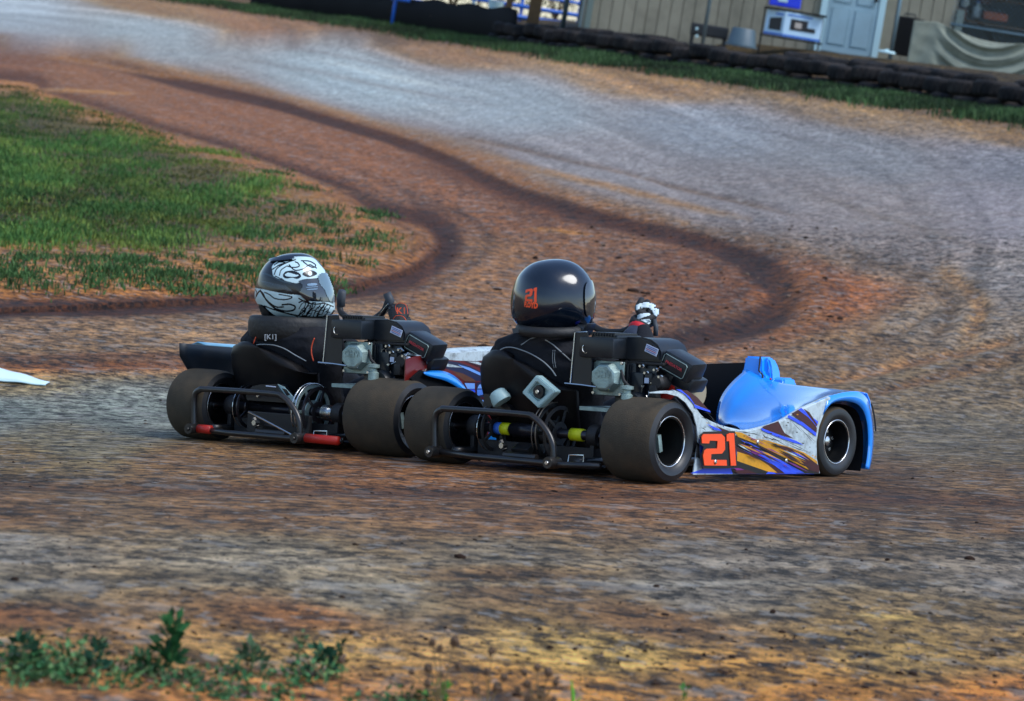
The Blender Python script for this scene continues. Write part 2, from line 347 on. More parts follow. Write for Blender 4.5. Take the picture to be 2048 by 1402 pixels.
fleck = sst(colr.mean(-1), .045, .11)
colr = np.clip(colr*K_SOIL*(np.array([1.66, 1.42, .76])*(1-pal)+np.array([1.58, 1.48, 1.14])*pal)*(1+.16*sst(Vv, 1225, 1290))[..., None]*flowk[..., None], 0.003, .85)
def grid_mesh(name, X, Y, Z, attrs):
    nr, nc = X.shape; me = bpy.data.meshes.new(name)
    co = np.stack([X, Y, Z], -1).reshape(-1, 3).astype(np.float32)
    idx = np.arange(nr*nc).reshape(nr, nc); q = np.stack([idx[:-1, :-1], idx[:-1, 1:], idx[1:, 1:], idx[1:, :-1]], -1).reshape(-1, 4)
    me.vertices.add(len(co)); me.vertices.foreach_set('co', co.ravel())
    me.loops.add(q.size); me.loops.foreach_set('vertex_index', q.ravel().astype(np.int32))
    me.polygons.add(len(q)); me.polygons.foreach_set('loop_start', (np.arange(len(q))*4).astype(np.int32)); me.polygons.foreach_set('loop_total', np.full(len(q), 4, np.int32))
    me.update(calc_edges=True); me.validate()
    for k, v in attrs.items():
        a = me.color_attributes.new(k, 'FLOAT_COLOR', 'POINT'); a.data.foreach_set('color', np.concatenate([v.reshape(-1, 3), np.ones((nr*nc, 1))], 1).astype(np.float32).ravel())
    me.shade_smooth(); return me
def clay_mat():
    m = bpy.data.materials.new('clay'); m.use_nodes = True; T = m.node_tree; N = T.nodes; B = N['Principled BSDF']; L = T.links.new
    at = N.new('ShaderNodeAttribute'); at.attribute_name = 'soil'
    tc = N.new('ShaderNodeTexCoord')
    def nz(scale, detail, rough, sc=(1, 1, 1), rot=0):
        mp = N.new('ShaderNodeMapping'); mp.inputs['Scale'].default_value = sc; mp.inputs['Rotation'].default_value = (0, 0, rot); L(tc.outputs['Object'], mp.inputs[0])
        n = N.new('ShaderNodeTexNoise'); n.inputs['Scale'].default_value = scale; n.inputs['Detail'].default_value = detail; n.inputs['Roughness'].default_value = rough; L(mp.outputs[0], n.inputs['Vector']); return n
    def rng_(src, a, b, c, d):
        r = N.new('ShaderNodeMapRange'); r.inputs[1].default_value = a; r.inputs[2].default_value = b; r.inputs[3].default_value = c; r.inputs[4].default_value = d; L(src, r.inputs[0]); return r.outputs[0]
    def mul(a, b, op='MULTIPLY'):
        x = N.new('ShaderNodeMath'); x.operation = op
        for i, v in enumerate((a, b)):
            if isinstance(v, (int, float)): x.inputs[i].default_value = v
            else: L(v, x.inputs[i])
        return x.outputs[0]
    big = nz(1.1, 5, .6, (.5, 1, 1)); mid = nz(4.5, 8, .68, (.8, 1, 1)); fine = nz(17, 9, .78, (1, .8, 1)); spk = nz(26, 5, .6, (.75, 1, 1)); sp2 = nz(10, 6, .62, (.8, 1, 1), .06); sp3 = nz(4.6, 6, .64, (.8, .8, 1), -.05); fl2 = nz(8.5, 6, .62, (.8, .9, 1), .3); fl = nz(21, 5, .6, (.8, .7, 1))
    v = mul(rng_(big.outputs[0], .3, .7, .88, 1.1), rng_(mid.outputs[0], .34, .66, .74, 1.24)); v = mul(v, rng_(fine.outputs[0], .40, .60, .16, 1.80))  # fine contrast painted into the colour, standing in for shading on the bumps
    v = mul(v, rng_(spk.outputs[0], .555, .60, 1, .15)); v = mul(v, rng_(sp2.outputs[0], .565, .595, 1.05, .28)); v = mul(v, rng_(sp3.outputs[0], .60, .64, 1.02, .72))  # dark specks paint clods together with their shadows
    ga = N.new('ShaderNodeAttribute'); ga.attribute_name = 'grain'; v = mul(mul(mul(v, -1.0, 'ADD'), ga.outputs['Fac']), 1.0, 'ADD')
    vm = N.new('ShaderNodeVectorMath'); vm.operation = 'SCALE'; L(at.outputs['Color'], vm.inputs[0]); L(v, vm.inputs[3])
    # pale dried crust flecks
    mx = N.new('ShaderNodeMix'); mx.data_type = 'RGBA'; L(vm.outputs[0], mx.inputs[6]); mx.inputs[7].default_value = srgb(196, 190, 182)
    L(mul(rng_(fl.outputs[0], .585, .66, 0, .5), rng_(fl2.outputs[0], .575, .62, 0, .34), 'MAXIMUM'), mx.inputs[0])
    fa = N.new('ShaderNodeAttribute'); fa.attribute_name = 'fleck'; L(mul(mx.inputs[0].links[0].from_socket, fa.outputs['Fac']), mx.inputs[0])
    # reddish damp tint patches
    mx2 = N.new('ShaderNodeMix'); mx2.data_type = 'RGBA'; mx2.blend_type = 'MULTIPLY'; L(mx.outputs[2], mx2.inputs[6]); mx2.inputs[7].default_value = (1.0, .87, .70, 1)
    L(rng_(nz(2.6, 6, .65, (.45, 1, 1), .1).outputs[0], .5, .72, 0, .32), mx2.inputs[0])
    L(mx2.outputs[2], B.inputs['Base Color'])
    B.inputs['Roughness'].default_value = .8; L(rng_(mid.outputs[0], .3, .7, .62, .95), B.inputs['Roughness']); B.inputs['Specular IOR Level'].default_value = .35
    hsum = mul(mul(mid.outputs[0], .06), mul(fine.outputs[0], .05), 'ADD'); hsum = mul(hsum, mul(spk.outputs[0], .02), 'ADD')
    bp = N.new('ShaderNodeBump'); bp.inputs['Strength'].default_value = 1.0; bp.inputs['Distance'].default_value = 1.0; L(hsum, bp.inputs['Height']); L(bp.outputs[0], B.inputs['Normal'])
    return m
M_CLAY = clay_mat()
bk = bpy.data.meshes.new('bank_ground'); zz_ = float(height(0, 1)); bk.from_pydata([(-400, -400, zz_), (400, -400, zz_), (400, .9, float(height(5.4, .9))), (5.4, .9, float(height(5.4, .9))), (-5.4, .9, float(height(-5.4, .9))), (-400, .9, float(height(-5.4, .9)))], [], [(0, 1, 2, 3, 4, 5)]); ak = bk.color_attributes.new('soil', 'FLOAT_COLOR', 'POINT')
for d_ in ak.data: d_.color = (.28, .18, .10, 1)
gk_ = bk.color_attributes.new('grain', 'FLOAT_COLOR', 'POINT')
for d_ in gk_.data: d_.color = (1, 1, 1, 1)
bk.materials.append(M_CLAY); tag(link('bank_ground', bk), kind='structure')
gme = grid_mesh('dirt_track_ground', XX, YY, ZZ, {'soil': colr, 'grain': np.repeat(grain[..., None], 3, -1), 'fleck': np.repeat(fleck[..., None], 3, -1)}); gme.materials.append(M_CLAY)
tag(link('dirt_track_ground', gme), kind='structure')

# ---- things that nobody could count: grass, clods
def tint_mat(name, rough=.7, spec=.3, sub=0.0):
    m = bpy.data.materials.new(name); m.use_nodes = True; B = m.node_tree.nodes['Principled BSDF']; a = m.node_tree.nodes.new('ShaderNodeAttribute'); a.attribute_name = 'tint'
    m.node_tree.links.new(a.outputs['Color'], B.inputs['Base Color']); B.inputs['Roughness'].default_value = rough; B.inputs['Specular IOR Level'].default_value = spec; return m
M_LEAF = tint_mat('leaf')
M_CLOD = tint_mat('clod', .95, .15)
def tri_cloud(name, V, Fc, C, m, parent=None, smooth=False):
    me = bpy.data.meshes.new(name); V = np.asarray(V, np.float32); Fc = np.asarray(Fc, np.int32); k = Fc.shape[1]
    me.vertices.add(len(V)); me.vertices.foreach_set('co', V.ravel()); me.loops.add(Fc.size); me.loops.foreach_set('vertex_index', Fc.ravel())
    me.polygons.add(len(Fc)); me.polygons.foreach_set('loop_start', (np.arange(len(Fc))*k).astype(np.int32)); me.polygons.foreach_set('loop_total', np.full(len(Fc), k, np.int32))
    me.update(calc_edges=True); a = me.color_attributes.new('tint', 'FLOAT_COLOR', 'POINT')
    a.data.foreach_set('color', np.concatenate([np.asarray(C), np.ones((len(V), 1))], 1).astype(np.float32).ravel()); me.materials.append(m)
    return link(name, me, parent, None, smooth)
def blades(bases, hgt, wid, spread, nb, tints, lean=.6):
    """bases (n,3): nb blades each; returns V,F,C"""
    n = len(bases); B = np.repeat(bases, nb, 0); m = len(B); h = np.repeat(hgt, nb)*rng.uniform(.5, 1.15, m)
    B = B+np.stack([rng.normal(0, 1, m)*np.repeat(spread, nb), rng.normal(0, 1, m)*np.repeat(spread, nb), np.zeros(m)], 1)
    B[:, 2] = ground_z(B[:, 0], B[:, 1])-.004
    a = rng.uniform(0, 2*np.pi, m); w_ = wid*rng.uniform(.6, 1.3, m); ln = rng.uniform(.1, lean, m)*h; b = rng.uniform(0, 2*np.pi, m)
    side = np.stack([np.cos(a), np.sin(a), 0*a], 1)*w_[:, None]/2; ld = np.stack([np.cos(b), np.sin(b), 0*b], 1)*ln[:, None]; up = np.stack([0*h, 0*h, h], 1)
    V = np.stack([B-side, B+side, B+up*.6+ld*.35-side*.8, B+up*.6+ld*.35+side*.8, B+up+ld], 1).reshape(-1, 3)
    i = np.arange(m)[:, None]*5; Fc = np.concatenate([i+np.array([0, 1, 3]), i+np.array([0, 3, 2]), i+np.array([2, 3, 4])])
    C = np.repeat(np.repeat(tints, nb, 0)*rng.uniform(.75, 1.3, (m, 1)), 5, 0)
    return V, Fc, C
_rt = np.array(rowsY); _ct = np.array(cols)
def ground_z(x, y):
    """height of the modelled surface"""
    x = np.asarray(x, float); y = np.asarray(y, float); th = x/np.maximum(y, .5)
    i = np.clip(np.searchsorted(_rt, y)-1, 0, len(_rt)-2); j = np.clip(np.searchsorted(_ct, th)-1, 0, len(_ct)-2)
    a = np.clip((y-_rt[i])/(_rt[i+1]-_rt[i]), 0, 1); b = np.clip((th-_ct[j])/(_ct[j+1]-_ct[j]), 0, 1)
    return (ZZ[i, j]*(1-a)*(1-b)+ZZ[i+1, j]*a*(1-b)+ZZ[i, j+1]*(1-a)*b+ZZ[i+1, j+1]*a*b)
def sample_px(n, poly):
    P = np.array(poly); lo_, hi_ = P.min(0), P.max(0); lo_[0] = max(lo_[0], -560); out = []
    while len(out) < n:
        q = rng.uniform(lo_, hi_, (n, 2)); q = q[inside(q[:, 0], q[:, 1], poly)]; out += list(q)
    return np.array(out[:n])
# fast pixel -> ground lookup on the modelled grid
_hy = np.arange(0, 1410, 4.0)
def hits(q):
    out = np.empty((len(q), 3))
    for i, (a, b) in enumerate(q): out[i] = hit(a, b)
    return out
def vnoise(x, y, s):
    return np.array([noise.noise(Vector((a*s, b*s, 3.1))) for a, b in zip(x, y)])
q = sample_px(7800, GRASS)
pn = vnoise(q[:, 0], q[:, 1]*3.2, 1/150); pm = vnoise(q[:, 0]+900, q[:, 1]*4.0, 1/55)
dgr, _ = dist_poly(q[:, 0], q[:, 1], GRASS); low = sst(q[:, 1], 430, 520)
keep = (pm+pn*.7 > -.17+.45*low+.5*(1-sst(dgr, 0, 70))*(q[:, 0] > 330)+.55*sst(q[:, 0], 430, 640)-.12*(1-sst(q[:, 0], 250, 450))*(1-low))
q2 = q[keep]; pn, pm = pn[keep], pm[keep]
extra = np.array([(740, 430), (735, 425), (750, 432), (560, 352), (530, 350), (545, 348), (600, 385), (615, 388), (640, 430), (600, 425), (660, 435), (750, 480), (700, 500), (560, 440), (520, 470), (50, 570), (200, 578), (120, 560), (30, 566), (300, 570), (15, 550), (350, 560), (230, 556), (420, 545), (345, 500), (640, 500), (500, 520), (590, 575), (210, 570), (60, 562), (720, 500), (580, 470), (650, 460)], float)
extra = np.concatenate([extra, np.stack([rng.uniform(0, 680, 60), rng.uniform(525, 590, 60)], 1), np.stack([rng.uniform(480, 800, 26), rng.uniform(400, 540, 26)], 1)]); extra = extra[inside(extra[:, 0], extra[:, 1], ISLE)]
esz = np.repeat(rng.uniform(.3, 1.3, len(extra)), 12); extra = np.repeat(extra, 12, 0)+rng.normal(0, 1, (len(extra)*12, 2))*np.array([15, 3.2])*esz[:, None]
g0 = hits(q2); g1 = hits(extra)
t0 = np.array([.034, .088, .018])[None]*(1+.8*np.clip(pn*2.4, -1, 1))[:, None]+np.array([.10, .085, .01])[None]*np.clip(pm*2.2, 0, 1)[:, None]
t1_ = np.tile([.032, .076, .020], (len(g1), 1))
V1, F1, C1 = blades(g0, .042*(1+.8*pn), .012, .12*np.ones(len(g0)), 15, np.clip(t0, .006, .3))
V2, F2, C2 = blades(g1, .034*esz+.012, .012, .07*np.ones(len(g1)), 7, t1_*rng.uniform(.7, 2.2, (len(g1), 1)))
tag(tri_cloud('infield_grass', np.concatenate([V1, V2]), np.concatenate([F1, F2+len(V1)]), np.concatenate([C1, C2]), M_LEAF), 'patchy green grass on the orange soil of the infield island', 'grass', kind='stuff')
# grass strip along the foot of the barrier
n = 5200; th = rng.uniform(-.14, .20, n); fr = rng.beta(2.2, 1.6, n); yb = np.interp(th, TH, YB); y = yb*(.89+.10*fr); x = th*y
vn = vnoise(x, y, .9); k = vn+.5*vnoise(x, y, .25) > -.18-.1*fr; x, y, vn = x[k], y[k], vn[k]
g = np.stack([x, y, height(x, y)], 1)
tt = np.array([.024, .052, .016])[None]*(1+.9*np.clip(vn*2.5, -.7, 1))[:, None]*rng.uniform(.6, 1.6, (len(g), 1))
V3, F3, C3 = blades(g, .10*(1+.8*vn), .016, .18*np.ones(len(g)), 14, np.clip(tt, .005, .3))
tag(tri_cloud('verge_grass', V3, F3, C3, M_LEAF), 'rough green grass growing along the foot of the tyre barrier', 'grass', kind='stuff')
# clods and pebbles on the near track
def rocks(name, pts, size, tints, label, cat):
    ico = bmesh.new(); bmesh.ops.create_icosphere(ico, subdivisions=1, radius=1); iv = np.array([v.co[:] for v in ico.verts]); fi = np.array([[v.index for v in f.verts] for f in ico.faces]); ico.free()
    n = len(pts); nv = len(iv); s_ = size[:, None, None]*rng.uniform(.6, 1.3, (n, 1, 3))*np.array([1.3, 1, .7])
    V = iv[None]*s_*rng.uniform(.75, 1.2, (n, nv, 1))+pts[:, None, :]+np.array([0, 0, .2])*size[:, None, None]
    C = np.repeat(tints, nv, 0); Fc = (fi[None]+np.arange(n)[:, None, None]*nv).reshape(-1, 3)
    tag(tri_cloud(name, V.reshape(-1, 3), Fc, C, M_CLOD), label, cat, kind='stuff')
qa = np.stack([rng.uniform(-80, 2130, 1500), rng.uniform(1000, 1400, 1500)], 1); qb = np.stack([rng.uniform(-80, 2130, 900), rng.uniform(1255, 1400, 900)], 1)
qc = np.stack([rng.uniform(900, 1700, 500), rng.uniform(450, 700, 500)], 1); qd = np.stack([rng.uniform(-50, 2100, 700), rng.uniform(620, 1000, 700)], 1)
big = np.array([(920, 1116), (1940, 1119), (1545, 1226), (1100, 1296), (1410, 1312), (1465, 1316), (1720, 1315), (1908, 1325), (1985, 1312), (1570, 1337), (1825, 1350), (1378, 1374), (1408, 1310), (1312, 1173), (1825, 958), (30, 1160), (710, 1090), (445, 1252), (1330, 1230), (1800, 1348), (1990, 1352), (1150, 1300)], float)
Q = np.concatenate([qa, qb, qc, qd, big]); Gp = hits(Q); Gp[:, 2] = ground_z(Gp[:, 0], Gp[:, 1])
sz = np.concatenate([rng.gamma(2, .0006, 1500)+.0006, rng.gamma(2, .0010, 900)+.0008, rng.gamma(2, .0035, 500)+.0015, rng.gamma(2, .0010, 700)+.001, np.concatenate([[.013, .015, .009], rng.uniform(.005, .009, len(big)-3)])])
tn = np.where(rng.random((len(Q), 1)) < .55, np.array([[.035, .020, .014]]), np.array([[.20, .14, .10]]))*rng.uniform(.6, 1.5, (len(Q), 1)); tn[-len(big):] = [.030, .017, .012]
rocks('clay_clods', Gp, sz, tn, 'small dark and tan clay clods scattered over the near track', 'clods')
# ------------------------------------------------------------------ background beyond the barrier
LEAN = rad(2.6)
def frame(px, py, Y, yaw=0.0):
    o = ray(px, py)*Y + CAMP
    R = Matrix.Rotation(LEAN, 4, 'Y') @ Matrix.Rotation(yaw, 4, 'Z')
    return Matrix.Translation(Vector(o)) @ R
def ppm(Y): return F/Y
M_SIDING = mat('siding', srgb(150, 144, 124), .85, noise_amt=.18, nscale=3, dirt=srgb(70, 68, 56), dirt_amt=.5, dscale=1.4)
M_DOOR = mat('door_paint', srgb(156, 186, 196), .5, noise_amt=.1, dirt=srgb(96, 104, 100), dirt_amt=.4, dscale=2, nscale=4)
M_TRIM = mat('white_trim', srgb(190, 222, 226), .55)
M_BLACKP = mat('black_plastic', (.012, .013, .015), .45); M_SHEET = mat('black_sheet', (.010, .011, .012), .9, spec=.1)
M_STEEL = mat('galvanised', srgb(120, 140, 146), .45, .6, noise_amt=.2, nscale=10)
M_DARKIN = mat('dark_interior', (.012, .013, .014), .9)
M_WOOD = mat('post_wood', srgb(118, 92, 62), .85, noise_amt=.3, nscale=9)
M_BLUEPIPE = mat('blue_pipe', srgb(40, 110, 215), .4)
M_TARP = mat('olive_tarp', srgb(134, 140, 126), .8, noise_amt=.18, nscale=7, bump=.3, bscale=50, dirt=srgb(84, 84, 70), dirt_amt=.5, dscale=3)
M_ROOF = mat('roof_metal', (.2, .2, .2), .5, .5)
SHY = 47.0; SM = frame(1690, 108, SHY); s_ = ppm(SHY)
shed = empty('shed', 'tan board-sided shed with a pale blue door behind the tyre barrier', 'shed', SM)
b = MB()                                                       # grooved board wall
uL, uR = (1172-1690)/s_, (1895-1690)/s_; k = 0; u = uL
while u < uR-.01:
    u2 = min(u+.2, uR); b.box(((u+u2)/2, .05, 1.25), (u2-u-.012, .06, 3.1), bev=.004); u = u2
b.box(((uL+uR)/2, .10, 1.25), (uR-uL, .04, 3.1)); b.build('board_wall', M_SIDING, shed)
b = MB(); b.box((uR+1.6, .05, 2.3), (3.2, .08, 1.0)); b.box((uR+3.6, .05, 1.25), (1.0, .08, 3.1)); b.build('lintel_wall', M_SIDING, shed)
b = MB(); b.box((uL, 2.6, 1.2), (.1, 5, 3.0)); b.box((uR+4, 2.6, 1.2), (.1, 5, 3.0)); b.box(((uL+uR)/2+2, 5.1, 1.2), (uR-uL+4.2, .1, 3.0)); b.build('side_wall', M_SIDING, shed)
b = MB(); b.box(((uL+uR)/2+2, 2.5, 2.95), (uR-uL+5, 6, .12), Matrix.Rotation(rad(-4), 3, 'X')); b.build('roof', M_ROOF, shed)
for c_, z_ in (((uR+.06, .02, .3), (.12, .13, 1.5)), ((uL+.03, -.005, 1.2), (.1, .08, 3.0)), ((uR+1.6, .0, 1.72), (3.2, .12, .14))): MB().box(c_, z_).build('corner_trim', mat('trim_wood', srgb(110, 124, 116), .8), shed)
b = MB()                                                       # door with raised panels
b.box((0, -.02, 1.02), (.86, .05, 2.04), bev=.004)
b2 = MB()
for (x, z0, z1) in [(-.2, .14, .74), (.2, .14, .74), (-.2, .86, 1.52), (.2, .86, 1.52), (-.2, 1.64, 1.92), (.2, 1.64, 1.92)]:
    b2.box((x, -.05, (z0+z1)/2), (.28, .02, z1-z0), bev=.008)
    b2.tube([(x-.155, -.047, z0-.015), (x+.155, -.047, z0-.015), (x+.155, -.047, z1+.015), (x-.155, -.047, z1+.015)], .008, 5, closed=True)
dr = b.build('door', M_DOOR, shed); b2.build('door_panel', M_DOOR, dr)
b = MB(); b.lathe([(.001, -.115), (.03, -.11), (.035, -.09), (.03, -.07), (.012, -.06), (.012, -.045)], 'Y', (.36, 0, .98), 14); b.build('door_handle', M_BLACKP, dr, smooth=True)
b = MB()
for x in (-.49, .49): b.box((x, -.03, 1.05), (.11, .07, 2.14), bev=.004)
b.box((0, -.03, 2.12), (.866, .066, .1)); b.build('door_frame', M_TRIM, shed)
# inside the open bay
def item(name, px, py, Y, label, cat, fn, group=None, yaw=0):
    e = empty(name, label, cat, frame(px, py, Y, yaw), group); fn(e); return e
def shelf_fn(e):
    b = MB(); b.box((0, 0, -.02), (2.2, .5, .04)); b.box((0, 0, .42), (2.2, .5, .04)); b.build('board', M_WOOD, e)
    for x in (-1.05, 1.05):
        b = MB(); b.box((x, .0, -.1), (.05, .4, 1.5)); b.build('upright', mat('rust', srgb(90, 52, 32), .8), e)
item('storage_shelf', 1985, 48, 48.5, 'rusty storage shelf inside the dark open bay of the shed', 'shelf', shelf_fn)
def jug_fn(e):
    b = MB(); b.lathe([(.001, 0), (.075, .005), (.08, .03), (.08, .17), (.05, .22), (.025, .235), (.025, .27), (.001, .27)], 'Z', n=14); b.build('jug_body', mat('jug_white', srgb(205, 225, 232), .4), e, smooth=True)
    b = MB(); b.lathe([(.03, .268), (.03, .295), (.001, .298)], 'Z', n=12); b.build('jug_cap', M_BLUEPIPE, e)
item('plastic_jug', 1951, 36, 48.3, 'white plastic jug standing alone on the lower shelf in the open bay', 'jug', jug_fn)
item('plastic_jug', 1928, 14, 48.3, 'white plastic jug higher up, above the other jug in the open bay', 'jug', jug_fn)
def tbox(c, w_, d_, h_):
    def fn(e):
        b = MB(); b.box((0, 0, h_/2), (w_, d_, h_), bev=.012); b.build('box_body', mat('tb_%s' % c[0], srgb(*c), .6, noise_amt=.2), e)
        b = MB(); b.tube([(-w_*.25, 0, h_), (-w_*.22, 0, h_+.05), (w_*.22, 0, h_+.05), (w_*.25, 0, h_)], .01, 6); b.box((0, 0, h_+.004), (w_*1.03, d_*1.03, .02)); b.build('box_lid', M_BLACKP, e)
    return fn
item('tool_box', 1988, 41, 48.2, 'rust orange tool box on the shelf behind the fence wire', 'tool box', tbox((176, 92, 48), .42, .24, .14))
item('tool_box', 1915, 38, 48.4, 'small brown tool box at the left end of the shelf', 'tool box', tbox((130, 78, 44), .26, .22, .2))
item('tool_box', 1968, 8, 48.4, 'dark brown tall box beside the upper jug in the open bay', 'tool box', tbox((96, 60, 38), .2, .22, .26))
# items in front of the shed wall
def shelfstand(e):
    b = MB(); b.box((0, 0, .43), (1.0, .4, .03)); b.box((0, 0, -.02), (1.0, .4, .03)); b.build('board', M_DARKIN, e)
    for x in (-.48, .48):
        for y in (.17,):
            b = MB(); b.tube([(x, y, -.5), (x, y, .45)], .015, 6); b.build('leg', M_BLACKP, e)
item('display_stand', 1582, 76, 45.1, 'thin dark stand that carries the white carton in front of the shed', 'stand', shelfstand)
def carton(e):
    M_C = mat('carton_white', srgb(190, 220, 240), .6, noise_amt=.05)
    # two faces meeting in a corner, like an opened carton
    P = [(-.45, .10), (-.16, -.16), (.47, .02), (.47, .16), (-.16, .05), (-.40, .2)]
    b = MB(); b.prism([(x, y, 0) for x, y in P], (0, 0, .40)); b.build('carton_body', M_C, e)
    def face(i0, t0, t1, z0, z1, m, name, off=.004, taper=0):
        a, c = Vector((*P[i0], 0)), Vector((*P[i0+1], 0)); d = c-a; nn = Vector((d.y, -d.x, 0)).normalized()*off
        p, q_ = a+d*t0+nn, a+d*t1+nn; bb = MB(); bb.prism([(p.x, p.y, z0), (q_.x, q_.y, z0), (q_.x, q_.y, z1), (p.x, p.y, z1+taper)], (nn.x*.5, nn.y*.5, 0)); bb.build(name, m, e)
    MBl = mat('carton_blue', srgb(30, 105, 200), .5); MDk = mat('carton_dark', srgb(26, 26, 30), .5, noise_amt=.4, nscale=14); MPk = mat('carton_pale', srgb(180, 170, 160), .5)
    face(0, .0, 1, .0, .035, MBl, 'blue_band'); face(1, .0, 1, .0, .035, MBl, 'blue_band')
    face(0, .22, .86, .08, .30, MDk, 'printed_picture', taper=-.03); face(1, .16, .62, .12, .30, MDk, 'printed_picture'); face(1, .60, .84, .12, .19, MDk, 'printed_picture')
    face(1, .28, .46, .16, .25, MPk, 'printed_machine', .009); face(1, .05, .72, .345, .365, MBl, 'printed_line'); face(0, .5, .9, .33, .36, MBl, 'printed_line')
item('carton', 1582, 75, 45.0, 'white carton with dark printed pictures and a blue bottom band', 'box', carton)
def crate(e):
    b = MB(); b.box((0, 0, .15), (.5, .34, .3), bev=.02); b.box((0, 0, .3), (.54, .38, .03), bev=.008); b.build('tub', mat('blue_tub', srgb(28, 60, 225), .35), e)
    b = MB(); b.box((-.05, -.176, .1), (.16, .01, .05)); b.build('paper_label', M_TRIM, e)
item('storage_tub', 1568, 14, 45.0, 'bright blue plastic tub on the stand above the white carton', 'tub', crate)
def bench(e):
    b = MB(); b.box((0, 0, .13), (.62, .35, .2), bev=.03); b.build('bench_top', M_BLACKP, e)
    for x in (-.27, .27):
        b = MB(); b.box((x, 0, -.08), (.05, .3, .24)); b.build('leg', M_BLACKP, e)
    [MB().lathe([(.001, -.19), (.025, -.188), (.025, -.17)], 'Y', p_, 10).build('round_bolt', M_TRIM, e) for p_ in ((-.22, 0, .14), (-.2, 0, .02))]
item('low_bench', 1416, 78, 45.6, 'low black bench standing by the thin fence post at the shed wall', 'bench', bench)
def tub(e):
    b = MB(); b.lathe([(.25, 0), (.24, .02), (.19, .27), (.17, .29), (.001, .29)], 'Z', n=20); b.build('tub_shell', mat('grey_tub', srgb(76, 96, 106), .5, noise_amt=.15), e, auto=40)
    b = MB(); b.lathe([(.27, -.01), (.27, .02), (.245, .02)], 'Z', n=20); b.build('rim', mat('grey_tub', (0, 0, 0)), e)
item('upturned_tub', 1482, 92, 44.8, 'grey upturned round tub right of the low black bench', 'tub', tub)
def can(e):
    b = MB(); b.lathe([(.001, 0), (.2, .0), (.22, .03), (.24, .6), (.25, .62), (.25, .64), (.001, .66)], 'Z', n=20); b.build('can_body', M_BLACKP, e, auto=40)
    b = MB(); b.tube([(-.1, 0, .66), (-.08, 0, .7), (.08, 0, .7), (.1, 0, .66)], .012, 6); b.build('can_handle', M_BLACKP, e)
item('trash_can', 1806, 112, 45.8, 'black trash can between the door and the draped tarp', 'trash can', can)
def pad(e):
    b = MB(); b.lathe([(.001, .04), (.12, .035), (.14, .02), (.14, 0), (.001, 0)], 'Z', n=18); b.build('stone_slab', M_TRIM, e, auto=40)
    b = MB(); b.box((0, 0, .05), (.06, .02, .02), bev=.005); b.build('stone_chip', M_TRIM, e)
item('flat_stone', 1773, 106, 43.0, 'small pale flat stone lying at the foot of the fence post', 'stone', pad)
# fence of thin posts with wire
FY = 44.0
fm = frame(1782, 108, FY); fs = ppm(FY)
fen = empty('wire_fence', 'thin galvanised wire fence standing in front of the shed', 'fence', fm)
posts = [(px-1782)/fs for px in (1410, 1782, 2044, 2400)]
for x in posts:
    b = MB(); b.tube([(x, 0, -.7), (x, 0, 2.0)], .028, 8); b.build('fence_post', M_STEEL, fen, smooth=True)
b = MB(); b.tube([(.85, -.035, .62), (posts[3], -.035, .62)], .022, 8); b.build('rail', M_STEEL, fen, smooth=True)
b = MB(); b.tube([(posts[0], 0, 1.95), (posts[3], 0, 1.95)], .02, 8); b.build('top_rail', M_STEEL, fen, smooth=True)
b = MB(); x0, x1, z0, z1 = .85, posts[3], -.35, 1.9; hh = z1-z0; t = x0-hh
while t < x1:
    for sgn in (1, -1):
        a = [(t, z0), (t+hh, z1)] if sgn > 0 else [(t, z1), (t+hh, z0)]
        (xa, za), (xb, zb) = a; sl_ = (zb-za)/(xb-xa)
        if xa < x0: za += sl_*(x0-xa); xa = x0
        if xb > x1: zb -= sl_*(xb-x1); xb = x1
        if xb > xa: b.tube([(xa, .03, za), (xb, .03, zb)], .003, 3, caps=False)
    t += .085
b.build('wire_mesh', M_STEEL, fen)
# tarp hung over the fence
tm = frame(1812, 128, FY-.25); P = []
W_ = (2052-1812)/fs
for i in range(49):
    v = i/48; row = []
    for j in range(73):
        uu = j/72; x = uu*W_*1.02; top = .70-.13*math.sin(math.pi*min(1, max(0, (uu-.2)/.8)))-.1*max(0, uu-.2) + .03*sst(uu, 0, .2)
        z = top*(1-v)-.16*v
        sw = .30*math.sin(math.pi*min(1, max(0, (uu-.17)/.85)))**.8 if uu > .17 else 0
        ph = (1-v)-(-sw)*1.0; fold = .042*math.sin(2*math.pi*3.3*(v-sw*1.25)+.5)*sst(uu, .15, .35)*(1-.25*v)+.012*sst(uu, .15, .4)*math.sin(2*math.pi*8*(v-sw*1.3)+2*uu)
        fold += .012*math.sin(uu*30+3*v)*(1-sst(uu, .2, .4))+.012*noise.noise(Vector((uu*9, v*6, 1)))
        row.append((x, -.03-fold, z))
    P.append(row)
b = MB(); b.grid(P); to = b.build('draped_tarp', M_TARP, None, smooth=True, solid=.004); to.matrix_world = tm
tag(to, 'faded olive green tarp hanging in folds along the wire fence', 'tarp')
